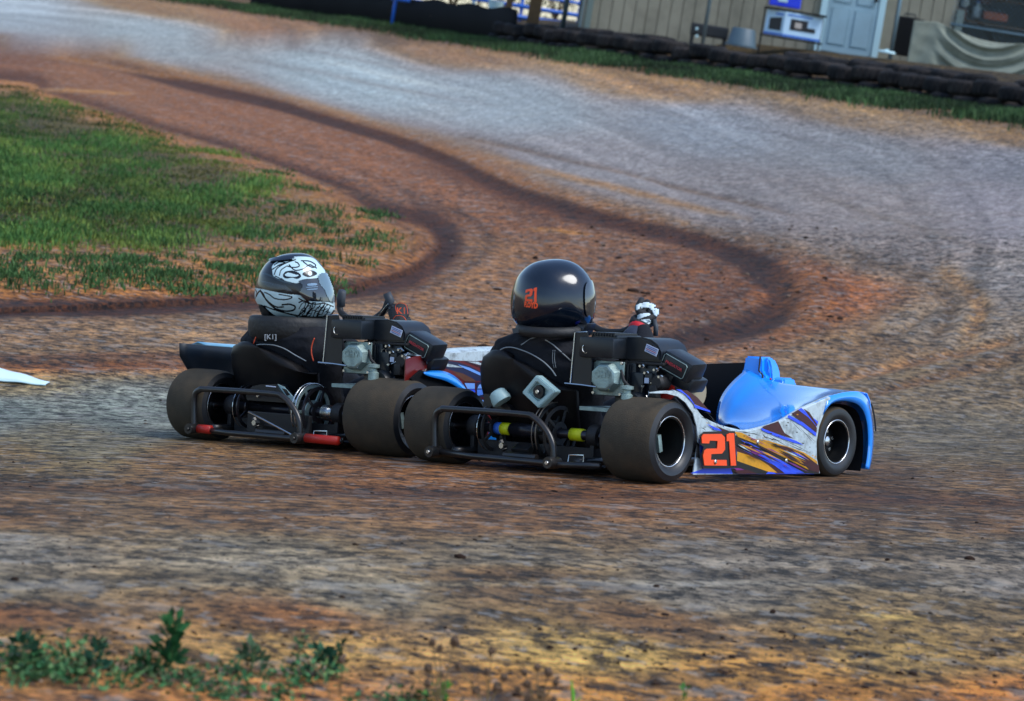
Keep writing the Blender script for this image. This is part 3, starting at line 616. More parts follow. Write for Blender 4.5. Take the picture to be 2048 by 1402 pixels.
# wooden posts, blue pipe rails, low black plastic fence, bushes
def wpost(w_, h_):
    def fn(e):
        b = MB(); b.box((0, 0, h_/2-.3), (w_, w_, h_), bev=.01); b.build('post_shaft', M_WOOD, e); b = MB(); b.box((0, 0, h_-.29), (w_*1.15, w_*1.15, .03)); b.build('post_cap', M_WOOD, e)
    return fn
item('wooden_post', 1014, 36, 53, 'slim brown wooden post left of the thicker one by the blue pipes', 'post', wpost(.13, 2.6))
item('wooden_post', 1066, 42, 53, 'thick brown wooden post in front of the blue pipes', 'post', wpost(.24, 2.6))
item('steel_post', 1127, 44, 52, 'pale galvanised post between the blue pipes and the shed corner', 'post', lambda e: MB().tube([(0, 0, -.3), (0, 0, 2.4)], .05, 10).build('post_shaft', M_STEEL, e, smooth=True))
item('steel_post', 1166, 44, 51, 'white and blue upright post closest to the shed corner', 'post', lambda e: MB().box((0, 0, 1), (.12, .1, 2.6), bev=.01).build('post_shaft', M_TRIM, e))
RY = 55.0; rm = frame(960, 26, RY); rs = ppm(RY)
rail = empty('pipe_railing', 'bright blue steel pipe railing beyond the barrier at the top of the picture', 'railing', rm)
for (x0, z0, x1, z1, r_) in [(780, .02, 1156, .06, .045), (940, .26, 1160, .26, .04), (940, -.12, 1040, -.12, .04), (1030, .5, 1170, .5, .03)]:
    b = MB(); b.tube([((x0-960)/rs, 0, z0), ((x1-960)/rs, 0, z1)], r_, 8); b.build('rail', M_BLUEPIPE, rail, smooth=True)
for x in (790, 945, 1040, 1155):
    b = MB(); b.tube([((x-960)/rs, .08, -.7), ((x-960)/rs, .08, .7)], .035, 8); b.build('upright', M_BLUEPIPE if x != 945 else M_TRIM, rail, smooth=True)
def bucket(e):
    b = MB(); b.lathe([(.001, 0), (.12, .0), (.15, .3), (.155, .3), (.155, .32), (.13, .32), (.001, .28)], 'Z', n=16); b.build('bucket_body', M_TRIM, e, auto=40); b = MB(); b.tube([(-.15, 0, .3), (-.1, 0, .4), (0, 0, .44), (.1, 0, .4), (.15, 0, .3)], .006, 5); b.build('bucket_handle', M_STEEL, e)
item('bucket', 988, 34, 54, 'white bucket behind the blue pipes left of the wooden posts', 'bucket', bucket)
bx = empty('plastic_fence', 'low black plastic fence at the top edge, left of the tyres', 'fence', None)
b = MB(); top = []; pts_ = []
for px in np.linspace(430, 960, 54):
    th = (px-CX)/F; yb = float(np.interp(th, TH, YB))*.985; x = th*yb; pts_.append((x, yb, float(height(x, yb))))
b.grid([[(p[0], p[1]+.02*math.sin(i*1.7), p[2]-.05) for i, p in enumerate(pts_)], [(p[0], p[1]+.03*math.sin(i*1.1), p[2]+.33) for i, p in enumerate(pts_)], [(p[0], p[1], p[2]+.62+.03*math.sin(i*.9)) for i, p in enumerate(pts_)]])
b.build('plastic_sheet', M_SHEET, bx, smooth=True, solid=.01)
for i in range(0, 54, 9):
    p = pts_[i]; b = MB(); b.tube([(p[0], p[1]+.06, p[2]-.1), (p[0], p[1]+.06, p[2]+.7)], .025, 6); b.build('stake', M_WOOD, bx)
def shrub(name, px, Y, rx, rz, n, tint, label, cat='bush'):
    o = hit_at(px, Y); e = empty(name, label, cat, Matrix.Translation(Vector(o)))
    b = MB()
    for k in range(6):
        a = k*1.05; b.tube([(0, 0, 0), (rx*.3*math.cos(a), rx*.3*math.sin(a), rz*.5), (rx*.6*math.cos(a), rx*.6*math.sin(a), rz*.95)], [.03, .02, .008], 5)
    b.build('stem', M_WOOD, e)
    nc = n//14; cc = rng.normal(0, 1, (nc, 3)); cc /= np.linalg.norm(cc, axis=1)[:, None]; cc *= rng.uniform(.35, 1, (nc, 1))**.5*np.array([rx, rx*.7, rz*.5]); cc[:, 2] += rz*.55
    C0 = np.repeat(cc, 14, 0)+rng.normal(0, .11, (nc*14, 3)); m = len(C0); a = rng.normal(0, 1, (m, 3)); a /= np.linalg.norm(a, axis=1)[:, None]; c2 = np.cross(a, rng.normal(0, 1, (m, 3))); c2 /= np.linalg.norm(c2, axis=1)[:, None]
    L_ = .06*rng.uniform(.6, 1.3, (m, 1)); V = np.stack([C0, C0+a*L_*.5+c2*L_*.25, C0+a*L_, C0+a*L_*.5-c2*L_*.25], 1).reshape(-1, 3); Fc = np.arange(m*4).reshape(m, 4)
    ct = np.repeat(np.array(tint)[None]*np.repeat(rng.uniform(.5, 1.6, (nc, 1)), 14, 0), 4, 0)
    tri_cloud('foliage', V, Fc, ct, M_LEAF, e)
shrub('bush', 905, 62, 1.3, 1.6, 2600, (.03, .07, .025), 'dark green bush behind the left end of the blue pipe railing')
shrub('bush', 1010, 61, 1.1, 1.4, 2200, (.02, .05, .03), 'darker bush behind the wooden posts and blue pipes')
shrub('bush', 720, 90, 1.6, 1.8, 2200, (.015, .035, .02), 'dark bush beyond the black plastic fence at the top edge')
shrub('bush', 560, 104, 2.2, 2.0, 2200, (.013, .03, .02), 'leftmost dark bush beyond the top edge of the track')
shrub('bush', 1110, 60, .9, 1.3, 1800, (.02, .045, .03), 'bush between the thick wooden post and the shed corner')
# ---- the tyre barrier: every tyre is a thing
M_OLD = mat('old_rubber', (.011, .011, .012), .8, spec=.2, noise_amt=.3, nscale=9, dirt=srgb(110, 98, 90), dirt_amt=.3, dscale=3)
def tyre_mesh():
    b = MB(); b.lathe([(.17, .03), (.19, .0), (.25, -.004), (.285, .02), (.30, .06), (.30, .14), (.285, .18), (.25, .204), (.19, .2), (.17, .17), (.20, .15), (.25, .14), (.25, .06), (.20, .05)], 'Z', n=22, closed=True)
    for k in range(22):
        a = 2*math.pi*(k+.5)/22; b.box((.3*math.cos(a), .3*math.sin(a), .1), (.012, .045, .13), Matrix.Rotation(a, 3, 'Z'))
    o = b.build('old_tyre', M_OLD, None, auto=50); return o
T0 = tyre_mesh(); first = [True]
def place_tyre(p, rot, tilt, label, grp, sc=1.0):
    o = T0 if first[0] else T0.copy()
    if not first[0]: COL.objects.link(o)
    first[0] = False; o.matrix_world = Matrix.Translation(Vector(p)) @ Matrix.Rotation(tilt, 4, 'X') @ Matrix.Rotation(tilt*.7, 4, 'Y') @ Matrix.Rotation(rot, 4, 'Z') @ Matrix.Scale(sc, 4)
    x_ = float(project(np.array(p, float))[0]); seg = ('near the wooden posts', 'in front of the tan shed wall', 'below the carton and the blue door', 'below the olive tarp')[(x_ > 1180)+(x_ > 1500)+(x_ > 1780)]
    tag(o, label+' '+seg, 'tyre', grp+' '+seg)
path = []
for th in np.linspace(-.016, .215, 400):
    yb = float(np.interp(th, TH, YB))*.99; path.append((th*yb, yb))
path = np.array(path); dl = np.concatenate([[0], np.cumsum(np.linalg.norm(np.diff(path, axis=0), axis=1))])
for li, (off, zz, lab, grp, sp) in enumerate([(0, -.05, 'old black tyre in the bottom row', 'bottom row of barrier tyres', .585), (.29, .15, 'dusty tyre in the upper barrier row', 'upper row of barrier tyres', .59)]):
    for k in range(int((dl[-1]-off)/sp)):
        t = off+k*sp+random.uniform(-.03, .03); x, y = np.interp(t, dl, path[:, 0]), np.interp(t, dl, path[:, 1])
        y += random.uniform(-.04, .04); place_tyre((x, y, float(height(x, y))+zz+random.uniform(-.015, .015)+ (random.uniform(-.02, .05) if li else 0)), random.uniform(0, 6), random.uniform(-.06, .06), lab, grp, random.uniform(.92, 1.04))
for px, n_ in ((1100, 4), (1180, 2), (1225, 2), (1545, 3), (1620, 3), (1700, 4), (1770, 4), (1850, 4), (2010, 3)):
    pass
for k, px in enumerate([1090, 1120, 1150, 1178, 1215, 1242] + list(range(1530, 1900, 42)) + [1990, 2040, 2085]):
    th = (px-CX)/F; yb = float(np.interp(th, TH, YB))+.62; x = th*yb+.02*k % .1
    place_tyre((x, yb, float(height(x, yb))+.33-.2*(.5)), random.uniform(0, 6), random.uniform(-.1, .1), 'black tyre in the back barrier row', 'back row of barrier tyres', random.uniform(.95, 1.1))

# ------------------------------------------------------------------ near the camera: weeds on the bank
def leaf_cloud(pos, dirs, L_, Wd, tint):
    m = len(pos); d = dirs/np.linalg.norm(dirs, axis=1)[:, None]; c2 = np.cross(d, rng.normal(0, 1, (m, 3))); c2 /= np.linalg.norm(c2, axis=1)[:, None]
    L_ = np.broadcast_to(L_, (m,))[:, None]*rng.uniform(.6, 1.3, (m, 1)); w_ = L_*Wd
    V = np.stack([pos, pos+d*L_*.45+c2*w_, pos+d*L_, pos+d*L_*.45-c2*w_], 1).reshape(-1, 3)
    return V, np.arange(m*4).reshape(m, 4), np.repeat(np.array(tint)[None]*rng.uniform(.6, 1.5, (m, 1)), 4, 0)
# low weeds as one mat
zones = [((-40, 1300), (165, 1362), 34), ((170, 1335), (330, 1385), 14), ((250, 1350), (470, 1392), 20), ((420, 1330), (680, 1362), 24), ((380, 1375), (560, 1402), 16), ((720, 1385), (900, 1410), 10), ((-40, 1350), (60, 1375), 8)]
VV, FF, CC = [], [], []; nb_ = 0
for (a, c, n) in zones:
    qs = rng.uniform(a, c, (n, 2))
    for qq in qs:
        if vnoise([qq[0]], [qq[1]*2], 1/55)[0] < -.12: continue
        g = hit(qq[0], qq[1]+12); hh = rng.uniform(.012, .045); m = 24
        pos = g+rng.normal(0, 1, (m, 3))*np.array([.028, .03, 0])+np.stack([0*np.arange(m), 0*np.arange(m), rng.uniform(0, hh, m)], 1)
        V, f_, c_ = leaf_cloud(pos, rng.normal(0, 1, (m, 3))*np.array([1, 1, .6])+np.array([0, 0, .6]), .016, .26, np.array([.040, .125, .040])*rng.uniform(.5, 1.5)*np.array([rng.uniform(.8, 1.8), 1, 1]))
        VV.append(V); FF.append(f_+nb_); CC.append(c_); nb_ += len(V)
tag(tri_cloud('low_weeds', np.concatenate(VV), np.concatenate(FF), np.concatenate(CC), M_LEAF), 'blurred low green weeds covering the bank at the bottom left', 'weeds', kind='stuff')
M_STALK = mat('stalk', srgb(80, 100, 50), .8); M_DRY = mat('dry_stalk', srgb(120, 100, 66), .8)
def weed(px, py, h_, n, spread, L_, tint, label, up=.8, wd=.3):
    g = hit(px, py); e = empty('weed_plant', label, 'weed', Matrix.Translation(Vector(g)))
    MB().tube([(0, 0, -.01), (.003, 0, h_*.5), (.006, 0, h_*.9)], [.0025, .002, .001], 5).build('stem', M_STALK, e)
    pos = np.stack([rng.normal(0, spread, n), rng.normal(0, spread, n), rng.uniform(.1, 1, n)*h_], 1); pos[:, :2] *= (1.2-pos[:, 2:]/h_*.6)
    V, f_, c_ = leaf_cloud(pos, np.stack([pos[:, 0], pos[:, 1], 0*pos[:, 0]], 1)/spread+rng.normal(0, .4, (n, 3))+np.array([0, 0, up]), L_, wd, tint); tri_cloud('leaves', V, f_, c_*1.2, M_LEAF, e)
weed(336, 1350, .108, 90, .0075, .026, (.016, .080, .022), 'tall bright green weed standing above the others at the bottom left', 1.4)
weed(190, 1345, .058, 70, .010, .020, (.015, .06, .03), 'bushy green weed left of the tall weed')
weed(40, 1330, .055, 60, .012, .020, (.015, .055, .025), 'green weed near the left edge of the picture')
weed(592, 1330, .065, 26, .005, .014, (.05, .11, .04), 'thin weed with a pale green tuft on top')
weed(285, 1350, .040, 60, .012, .018, (.025, .08, .025), 'short leafy weed just left of the tall weed')
weed(640, 1348, .045, 70, .016, .020, (.016, .06, .028), 'dark green weed right of the pale green tuft')
weed(500, 1345, .050, 60, .014, .020, (.04, .08, .035), 'grey green weed in the middle of the weed patch')
weed(672, 1352, .062, 22, .003, .016, (.012, .04, .015), 'narrow dark weed at the right end of the weed patch', 1.8)
weed(1365, 1400, .022, 12, .004, .014, (.05, .16, .03), 'tiny sprig at the bottom right of the bank')
weed(870, 1402, .030, 30, .01, .018, (.07, .2, .03), 'bright green sprout under the dry seed heads')
g = hit(1147, 1412); e = empty('grass_blade', 'single bright green grass blade at the bottom edge', 'grass blade', Matrix.Translation(Vector(g)))
MB().tube([(0, 0, 0), (-.004, 0, .025), (-.010, 0, .05)], [.004, .0035, .0008], 5).build('blade', mat('blade_green', srgb(96, 170, 40), .6), e)
MB().tube([(.004, 0, 0), (.007, 0, .012), (.012, 0, .02)], [.002, .0015, .0005], 5).build('side_blade', mat('blade_green', (0, 0, 0)), e)
def seedplant(px, py, heads, label):
    g = hit(px, py); e = empty('seed_head_plant', label, 'dry weed', Matrix.Translation(Vector(g))); sc_ = g[1]/F
    for (hx, hy, r_) in heads:
        x, z = (hx-px)*sc_, (py-hy)*sc_; y = rng.uniform(-.03, .03); sx = x*.3
        st = MB().tube([(sx*.5, 0, -.005), (sx+x*.1, y*.4, z*.45), (x, y, z)], [.0016, .0013, .0010], 5).build('stalk', M_DRY, e)
        b = MB(); b.ball((x, y, z), r_*sc_*.72, r_*sc_*.72, r_*sc_*.76, u=9, v=7)
        for v_ in b.bm.verts: v_.co += (v_.co-Vector((x, y, z)))*random.uniform(-.15, .35)
        b.build('seed_head', mat('seed_brown', srgb(92, 72, 54), .9, noise_amt=.4, nscale=60), st)
seedplant(880, 1415, [(850, 1280, 10), (895, 1276, 14), (866, 1294, 9), (848, 1338, 12), (850, 1365, 11), (815, 1340, 8), (875, 1350, 8)], 'dry plant with dark round seed heads, the left one of two clumps')
seedplant(975, 1418, [(970, 1299, 11), (965, 1335, 10), (1002, 1350, 11), (990, 1376, 14), (948, 1385, 12), (905, 1340, 9)], 'sparse dry plant with seed heads between the two denser ones')
seedplant(1075, 1420, [(1040, 1345, 10), (1065, 1333, 10), (1088, 1332, 12), (1048, 1365, 11), (1105, 1352, 9), (1078, 1388, 13), (1052, 1392, 10), (1106, 1388, 8), (1030, 1388, 8)], 'dry plant with grey green seed heads right of the brown ones')
seedplant(680, 1400, [(677, 1308, 10), (580, 1300, 8)], 'lone dark seed head on a stalk beside the dark green weed')
# white panel at the left edge
g = hit(-60, 752); pm_ = Matrix.Translation(Vector(g)) @ Matrix.Rotation(rad(-3), 4, 'Z')
e = empty('track_marker', 'low curved white plastic marker lying at the left edge of the track', 'track marker', pm_)
sc_ = g[1]/F; P = []
for i in range(9):
    a = i/8; row = []
    for j in range(33):
        t = j/32; x = (-150+310*t)*sc_; hgt = (.0 + 22*sc_*math.sin(math.pi*min(1, .18+.82*t))**.8) if t < 1 else 0
        row.append((x, (a-.5)*.30*(1-.75*t**2), .012+hgt*math.sin(math.pi*(.02+.96*a))**.7+.002*math.sin(j)))
    P.append(row)
MB().grid(P).build('panel_shell', mat('panel_white', srgb(205, 228, 236), .35, noise_amt=.05), e, smooth=True, solid=.004)
MB().tube([(p[0], p[1]-.004, p[2]-.004) for p in P[0]], .005, 6).build('panel_edge', M_TRIM, e, smooth=True)
# ------------------------------------------------------------------ the two karts
def loc(K, px, py, X=None, Y=None, Z=None):
    R, o = K; d = R.T @ (CAMR @ np.array([(px-CX)/F, -(py-CY)/F, -1.])); p = R.T @ (CAMP-o)
    i, v = (0, X) if X is not None else ((1, Y) if Y is not None else (2, Z)); t = (v-p[i])/d[i]
    return Vector(p+d*t)
M_TREAD = mat('tread_dusty', srgb(70, 63, 52), .88, spec=.25, noise_amt=.22, nscale=30, dirt=srgb(100, 82, 62), dirt_amt=.5, dscale=10, bump=.25, bscale=220)
M_SIDE = mat('tyre_sidewall', (.010, .012, .015), .42, spec=.5, noise_amt=.2, nscale=12, dirt=srgb(60, 54, 46), dirt_amt=.25, dscale=9)
M_RIMB = mat('rim_black', (.008, .009, .010), .35, .3)
M_LIP = mat('rim_lip', (.75, .76, .78), .22, 1.0)
M_TUBE = mat('frame_black', (.012, .013, .014), .28, spec=.6, dirt=srgb(70, 54, 42), dirt_amt=.35, dscale=14)
M_AXLE = mat('axle_steel', (.05, .05, .06), .3, .8)
M_CHROME = mat('bright_steel', (.62, .64, .64), .25, 1.0, noise_amt=.15, nscale=40)
M_ALU = mat('cast_alu', srgb(150, 172, 168), .48, .55, noise_amt=.22, nscale=30, dirt=srgb(70, 66, 58), dirt_amt=.4, dscale=20, bump=.15, bscale=150)
M_ENG = mat('engine_black', (.008, .012, .017), .33, spec=.42, noise_amt=.2, nscale=30, dirt=srgb(64, 56, 48), dirt_amt=.22, dscale=14)
M_DARK = mat('dark_parts', (.010, .010, .011), .6)
M_SEAT = mat('seat_shell', (.006, .006, .007), .45, spec=.25, dirt=srgb(60, 48, 38), dirt_amt=.3, dscale=8)
M_SUIT = mat('race_suit', (.012, .013, .017), .85, spec=.2, noise_amt=.25, nscale=40, bump=.4, bscale=45)
M_PIPE = mat('suit_piping', srgb(140, 146, 148), .7)
M_RED = mat('red_paint', srgb(190, 36, 24), .45, dirt=srgb(90, 60, 44), dirt_amt=.3, dscale=14)
M_BLUE = mat('blue_bodywork', srgb(24, 148, 252), .12, spec=.7, coat=1.0, dirt=srgb(60, 130, 205), dirt_amt=.25, dscale=5)
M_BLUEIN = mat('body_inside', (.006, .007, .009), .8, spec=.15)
M_WHITEB = mat('white_bodywork', srgb(190, 206, 212), .3, coat=.3, noise_amt=.12, nscale=6, dirt=srgb(70, 66, 50), dirt_amt=.75, dscale=34)
M_ORANGE = mat('number_orange', srgb(255, 84, 30), .4)
M_BLK = mat('decal_black', (.008, .008, .010), .35)
M_MAROON = mat('decal_maroon', srgb(62, 14, 26), .35, coat=.3)
M_OCHRE = mat('decal_ochre', srgb(214, 150, 20), .4, dirt=srgb(110, 90, 30), dirt_amt=.5, dscale=30)
M_ROYAL = mat('decal_royal', srgb(44, 84, 235), .35, coat=.3)
M_LBLUE = mat('decal_light_blue', srgb(110, 160, 235), .4)
M_DNAVY = mat('decal_navy', srgb(24, 28, 66), .4)
M_PLUM = mat('decal_plum', srgb(120, 34, 120), .4)
M_REDD = mat('decal_red', srgb(104, 24, 22), .35, coat=.3)
M_YEL = mat('tape_yellow', srgb(215, 220, 20), .5); M_TBLUE = mat('tape_blue', srgb(50, 110, 210), .5)
M_STK = mat('sticker_white', srgb(190, 200, 220), .5); M_INK = mat('ink_blue', srgb(60, 80, 150), .5); M_TEXTRED = mat('text_red', srgb(190, 50, 60), .5)
M_PALE = mat('pale_plastic', srgb(170, 200, 198), .4, noise_amt=.1, nscale=20, dirt=srgb(90, 90, 80), dirt_amt=.3, dscale=25)
M_LEVER = mat('grip_grey', srgb(52, 58, 64), .6)
def text_mesh(s, size, bold=0.0, sx=1.0):
    cu = bpy.data.curves.new('t', 'FONT'); cu.body = s; cu.size = size; cu.offset = bold; cu.align_x = 'CENTER'; cu.align_y = 'CENTER'; cu.resolution_u = 2
    o = bpy.data.objects.new('t', cu); COL.objects.link(o); dg = bpy.context.evaluated_depsgraph_get(); me = bpy.data.meshes.new_from_object(o.evaluated_get(dg)); bpy.data.objects.remove(o)
    for v in me.vertices: v.co.x *= sx
    return me
def text_on(name, s, size, o, ex, ey, m, parent, bold=0.0, sx=1.0, thick=.001):
    """flat lettering centred at o, ex reading direction, ey up"""
    me = text_mesh(s, size, bold, sx); ex = Vector(ex).normalized(); ey = Vector(ey); ey = (ey-ex*ey.dot(ex)).normalized(); n = ex.cross(ey)
    for v in me.vertices: v.co = Vector(o)+ex*v.co.x+ey*v.co.y+n*thick
    me.materials.clear(); me.materials.append(m); return link(name, me, parent)
D2 = [(275, 862), (450, 860), (483, 893), (485, 1010), (455, 1050), (352, 1055), (348, 1110), (500, 1112), (502, 1167), (285, 1165), (272, 1070), (285, 1020), (310, 1003), (408, 1000), (412, 928), (338, 924), (330, 952), (262, 950), (258, 890)]
D1 = [(500, 868), (528, 852), (572, 852), (592, 1166), (540, 1167), (524, 930), (500, 930)]
DIG_BACK = [(282, 838), (580, 832), (606, 1190), (270, 1195), (255, 1060), (280, 985), (243, 960), (240, 870)]
def wheel(parent, name, xc, yc, zc, R_, W_, rimr, out=1, steer=0.0):
    """out=+1: outer face towards +X"""
    e = MB(); h = W_/2; rs = rimr
    prof = [(rs, -h*.86), (rs+.012, -h*.97), (R_*.80, -h*1.02), (R_*.93, -h*.95), (R_*.985, -h*.80), (R_, -h*.45), (R_*1.003, 0), (R_, h*.45), (R_*.985, h*.80), (R_*.93, h*.95), (R_*.80, h*1.02), (rs+.012, h*.97), (rs, h*.86), (rs*.97, h*.7), (rs*.97, -h*.7)]
    RZ = Matrix.Rotation(steer, 3, 'Z')
    e.lathe(prof, 'X', (0, 0, 0), 56, closed=True)
    e.bm.faces.ensure_lookup_table()
    for f in e.bm.faces:
        c = f.calc_center_median(); r = math.hypot(c.y, c.z); f.material_index = 0 if (r > R_*.955) else 1
    t = e.build(name, [M_TREAD, M_SIDE], parent, auto=38); t.location = (xc, yc, zc); t.rotation_euler = (0, 0, steer)
    b = MB(); b.lathe([(rs*.99, -h*.80), (rs*1.02, -h*.84), (rs*.94, -h*.84), (rs*.90, -h*.6), (rs*.86, -h*.1), (rs*.86, h*.1), (rs*.90, h*.6), (rs*.94, h*.84), (rs*1.02, h*.84), (rs*.99, h*.80), (rs*.93, h*.5), (rs*.89, 0), (rs*.93, -h*.5)], 'X', n=48, closed=True)
    b.lathe([(rs*.90, -.006-.2*h*out), (rs*.90, .006-.2*h*out), (.045, .016-.2*h*out), (.03, .02-.2*h*out), (.001, .02-.2*h*out), (.001, -.012), (.03, -.012-.2*h*out), (.045, -.01-.2*h*out)], 'X', n=32)
    rim = b.build('rim', M_RIMB, t, auto=35)
    for sgn in (1, -1):
        b = MB(); b.tube([(sgn*h*.86, math.cos(a)*rs*1.01, math.sin(a)*rs*1.01) for a in np.linspace(0, 2*math.pi, 49)[:-1]], .0028, 6, closed=True); b.build('rim_lip', M_LIP, rim, smooth=True)
    b = MB()
    for k in range(5):
        a = 2*math.pi*k/5+.3; b.lathe([(.001, 0), (.007, 0), (.007, .012), (.001, .012)], 'X', (-.2*h*out+(.012 if out > 0 else -.024), .036*math.cos(a), .036*math.sin(a)), 6)
    b.lathe([(.018, -.02), (.018, .03), (.010, .034), (.001, .034)], 'X', (-.2*h*out, 0, 0), 12)
    b.build('wheel_hub', M_CHROME, rim, auto=35)
    if W_ > .2:
        b = MB(); b.box((.2*h, .012, -.01), (.05, .020, .06), Matrix.Rotation(.25, 3, 'X'), bev=.004); b.build('hub_bracket', M_ALU, rim, auto=30)
    return t
def disc(name, parent, x, y, z, R_, holes, m, th=.004, teeth=0):
    b = MB(); n = 48
    rin = R_*.86; ro = [R_*(1+(.025 if teeth and k % 2 else 0)) for k in range(n)]
    def ring(ra, rb):
        V = []
        for xx in (x-th/2, x+th/2):
            V.append([[b.bm.verts.new((xx, y+r_*math.cos(2*math.pi*k/n), z+r_*math.sin(2*math.pi*k/n))) for k, r_ in enumerate(rr)] for rr in (ra, rb)])
        for k in range(n):
            j = (k+1) % n
            b.face([V[0][0][k], V[0][0][j], V[0][1][j], V[0][1][k]]); b.face([V[1][0][k], V[1][1][k], V[1][1][j], V[1][0][j]])
            b.face([V[0][1][k], V[0][1][j], V[1][1][j], V[1][1][k]]); b.face([V[0][0][k], V[1][0][k], V[1][0][j], V[0][0][j]])
    ring([rin]*n, ro); ring([R_*.22]*n, [R_*.42]*n)
    for k in range(holes):
        a = 2*math.pi*k/holes; c, s = math.cos(a), math.sin(a); b.box((x, y+c*R_*.64, z+s*R_*.64), (th*.9, .012, R_*.5), Matrix.Rotation(a-math.pi/2, 3, 'X'), bev=.001)
    return b.build(name, m, parent, auto=30)
def bolt(parent, p, r_=.006, d='Y', sgn=-1, m=None):
    b = MB(); b.lathe([(.001, sgn*.006), (r_*.8, sgn*.006), (r_, sgn*.003), (r_, 0)], d, p, 8); return b.build('bolt', m or M_CHROME, parent, auto=30)

def engine(kart, dx, dz, sticker_txt=True, K=None):
    """small four stroke engine on the right side; dx shifts it sideways"""
    T3 = lambda x, y, z: (x+dx, y, z+dz)
    # exhaust heat plate with bright edges
    b = MB(); o = [(.128, .483), (.178, .486), (.190, .44), (.20, .40), (.205, .303), (.123, .312)]
    b.prism([T3(x, -.022, z) for x, z in o], (0, .003, 0)); pl = b.build('heat_plate', M_ENG, kart)
    b = MB(); b.tube([T3(.118, -.026, .312), T3(.128, -.026, .483), T3(.178, -.026, .487)], .0022, 5); b.build('plate_edge', M_CHROME, pl); b = MB(); b.tube([T3(.095, -.026, .309), T3(.17, -.026, .307), T3(.285, -.026, .300)], .003, 5); b.build('plate_edge', M_CHROME, pl)
    # air cleaner
    b = MB(); b.box(T3(.225, .05, .436), (.145, .17, .070), bev=.010); b.box(T3(.24, .06, .470), (.11, .14, .022), bev=.006); ac = b.build('air_cleaner', M_ENG, kart, auto=30)
    b = MB()
    for k in range(9): b.box(T3(.192+k*.0115, .05, .482), (.0055, .13, .013), bev=.001)
    b.build('cooling_rib', M_ENG, ac)
    b = MB(); b.box(T3(.305, .15, .405), (.05, .08, .05), Matrix.Rotation(rad(30), 3, 'Y'), bev=.01); b.box(T3(.29, .06, .40), (.06, .02, .05), bev=.003); b.build('air_intake', M_DARK, ac, auto=30)
    b = MB(); b.tube([T3(.185+.014*math.cos(a), -.037, .430+.014*math.sin(a)) for a in np.linspace(2.2, 5.2, 9)], .0016, 5); b.build('cleaner_clip', M_CHROME, ac)
    # cylinder with fins and valve cover
    b = MB()
    for k in range(6): b.box(T3(.26, .02+k*.012, .33), (.13, .005, .11), bev=.002)
    b.box(T3(.26, .06, .33), (.10, .08, .09)); cy = b.build('cylinder', M_ENG, kart)
    b = MB(); b.box(T3(.257, .004, .335), (.125, .008, .115), bev=.003); cvf = b.build('cover_flange', M_ALU, kart, auto=30)
    b = MB(); rings = []
    for (rx, rz, y) in [(.056, .050, .0), (.055, .049, -.016), (.048, .042, -.030), (.042, .036, -.034), (.001, .001, -.034)]:
        rg = []
        for k in range(8):
            a = math.pi/8+k*math.pi/4; rg.append(b.bm.verts.new(T3(.257+rx*1.05*math.cos(a), y, .338+rz*1.05*math.sin(a))))
        rings.append(rg)
    for i in range(4):
        for k in range(8): b.face([rings[i][k], rings[i][(k+1) % 8], rings[i+1][(k+1) % 8], rings[i+1][k]])
    b.mi = 0; vc = b.build('valve_cover', M_ALU, kart, auto=28)
    text_on('raised_letters', 'OHV', .032, T3(.257, -.0345, .348), (1, 0, 0), (0, 0, 1), M_ALU, vc, .0015, thick=.0015)
    for (x, z) in [(.201, .284), (.313, .284), (.2, .388), (.314, .388)]: bolt(cvf, T3(x, -.002, z), .006)
    # fuel tank block with lid seam
    rx = Matrix.Rotation(rad(5), 3, 'Y')
    b = MB(); prof = [(.268, .395), (.268, .44), (.276, .462), (.296, .476), (.36, .478), (.395, .472), (.422, .456), (.436, .434), (.440, .40)]
    b.prism([T3(x, .04, z) for x, z in prof], (0, .17, 0)); bmesh.ops.bevel(b.bm, geom=[e for e in b.bm.edges if abs(e.verts[0].co.y-e.verts[1].co.y) < 1e-5], offset=.007, segments=2, affect='EDGES'); tk = b.build('fuel_tank', M_ENG, kart, auto=35)
    b = MB(); b.box(T3(.356, .125, .392), (.198, .182, .009), bev=.003); b.build('tank_seam', M_DARK, tk, auto=30)
    b = MB(); b.box(T3(.352, .125, .335), (.135, .15, .115), bev=.012); b.box(T3(.318, .044, .345), (.055, .02, .10), bev=.006); b.build('blower_housing', M_ENG, kart, auto=30)
    b = MB(); b.box(T3(.31, .10, .245), (.11, .12, .09), bev=.014); b.lathe([(.05, 0), (.055, .01), (.055, .06), (.04, .07), (.001, .07)], 'Y', T3(.36, -.01, .24), 20); cc_ = b.build('crankcase', M_ENG, kart, auto=30)
    b = MB(); b.lathe([(.02, -.05), (.02, -.015), (.013, -.01), (.013, .0), (.022, .004), (.022, .014), (.001, .018)], 'Z', T3(.36, -.03, .300), 14); b.build('oil_plug', M_ALU, cc_, auto=30)
    # sticker on the tank's rounded shoulder
    ex = (.55, -.0, -.40); c0 = Vector(T3(.437, .035, .437))
    b = MB(); Rr = Matrix.Rotation(rad(30), 3, 'Y'); b.box(T3(.408, .031, .437), (.052, .002, .026), Matrix.Rotation(rad(18), 3, 'Y')); st = b.build('warning_label', M_STK, tk)
    R18 = Matrix.Rotation(rad(18), 3, 'Y')
    for k in range(4):
        q0 = Vector(T3(.408, .0295, .437)) + R18 @ Vector((0, 0, .0085-.0055*k)); b = MB(); b.box(q0, (.044-.006*(k % 2), .0012, .0020), R18); b.build('printed_line', M_INK if k != 2 else M_TEXTRED, st)
    # recoil starter housing, slanting down to the right, with a framed name plate
    Rt = Matrix.Rotation(rad(24), 3, 'Y') @ Matrix.Rotation(rad(6), 3, 'Z'); c = Vector(T3(.480, .115, .389))
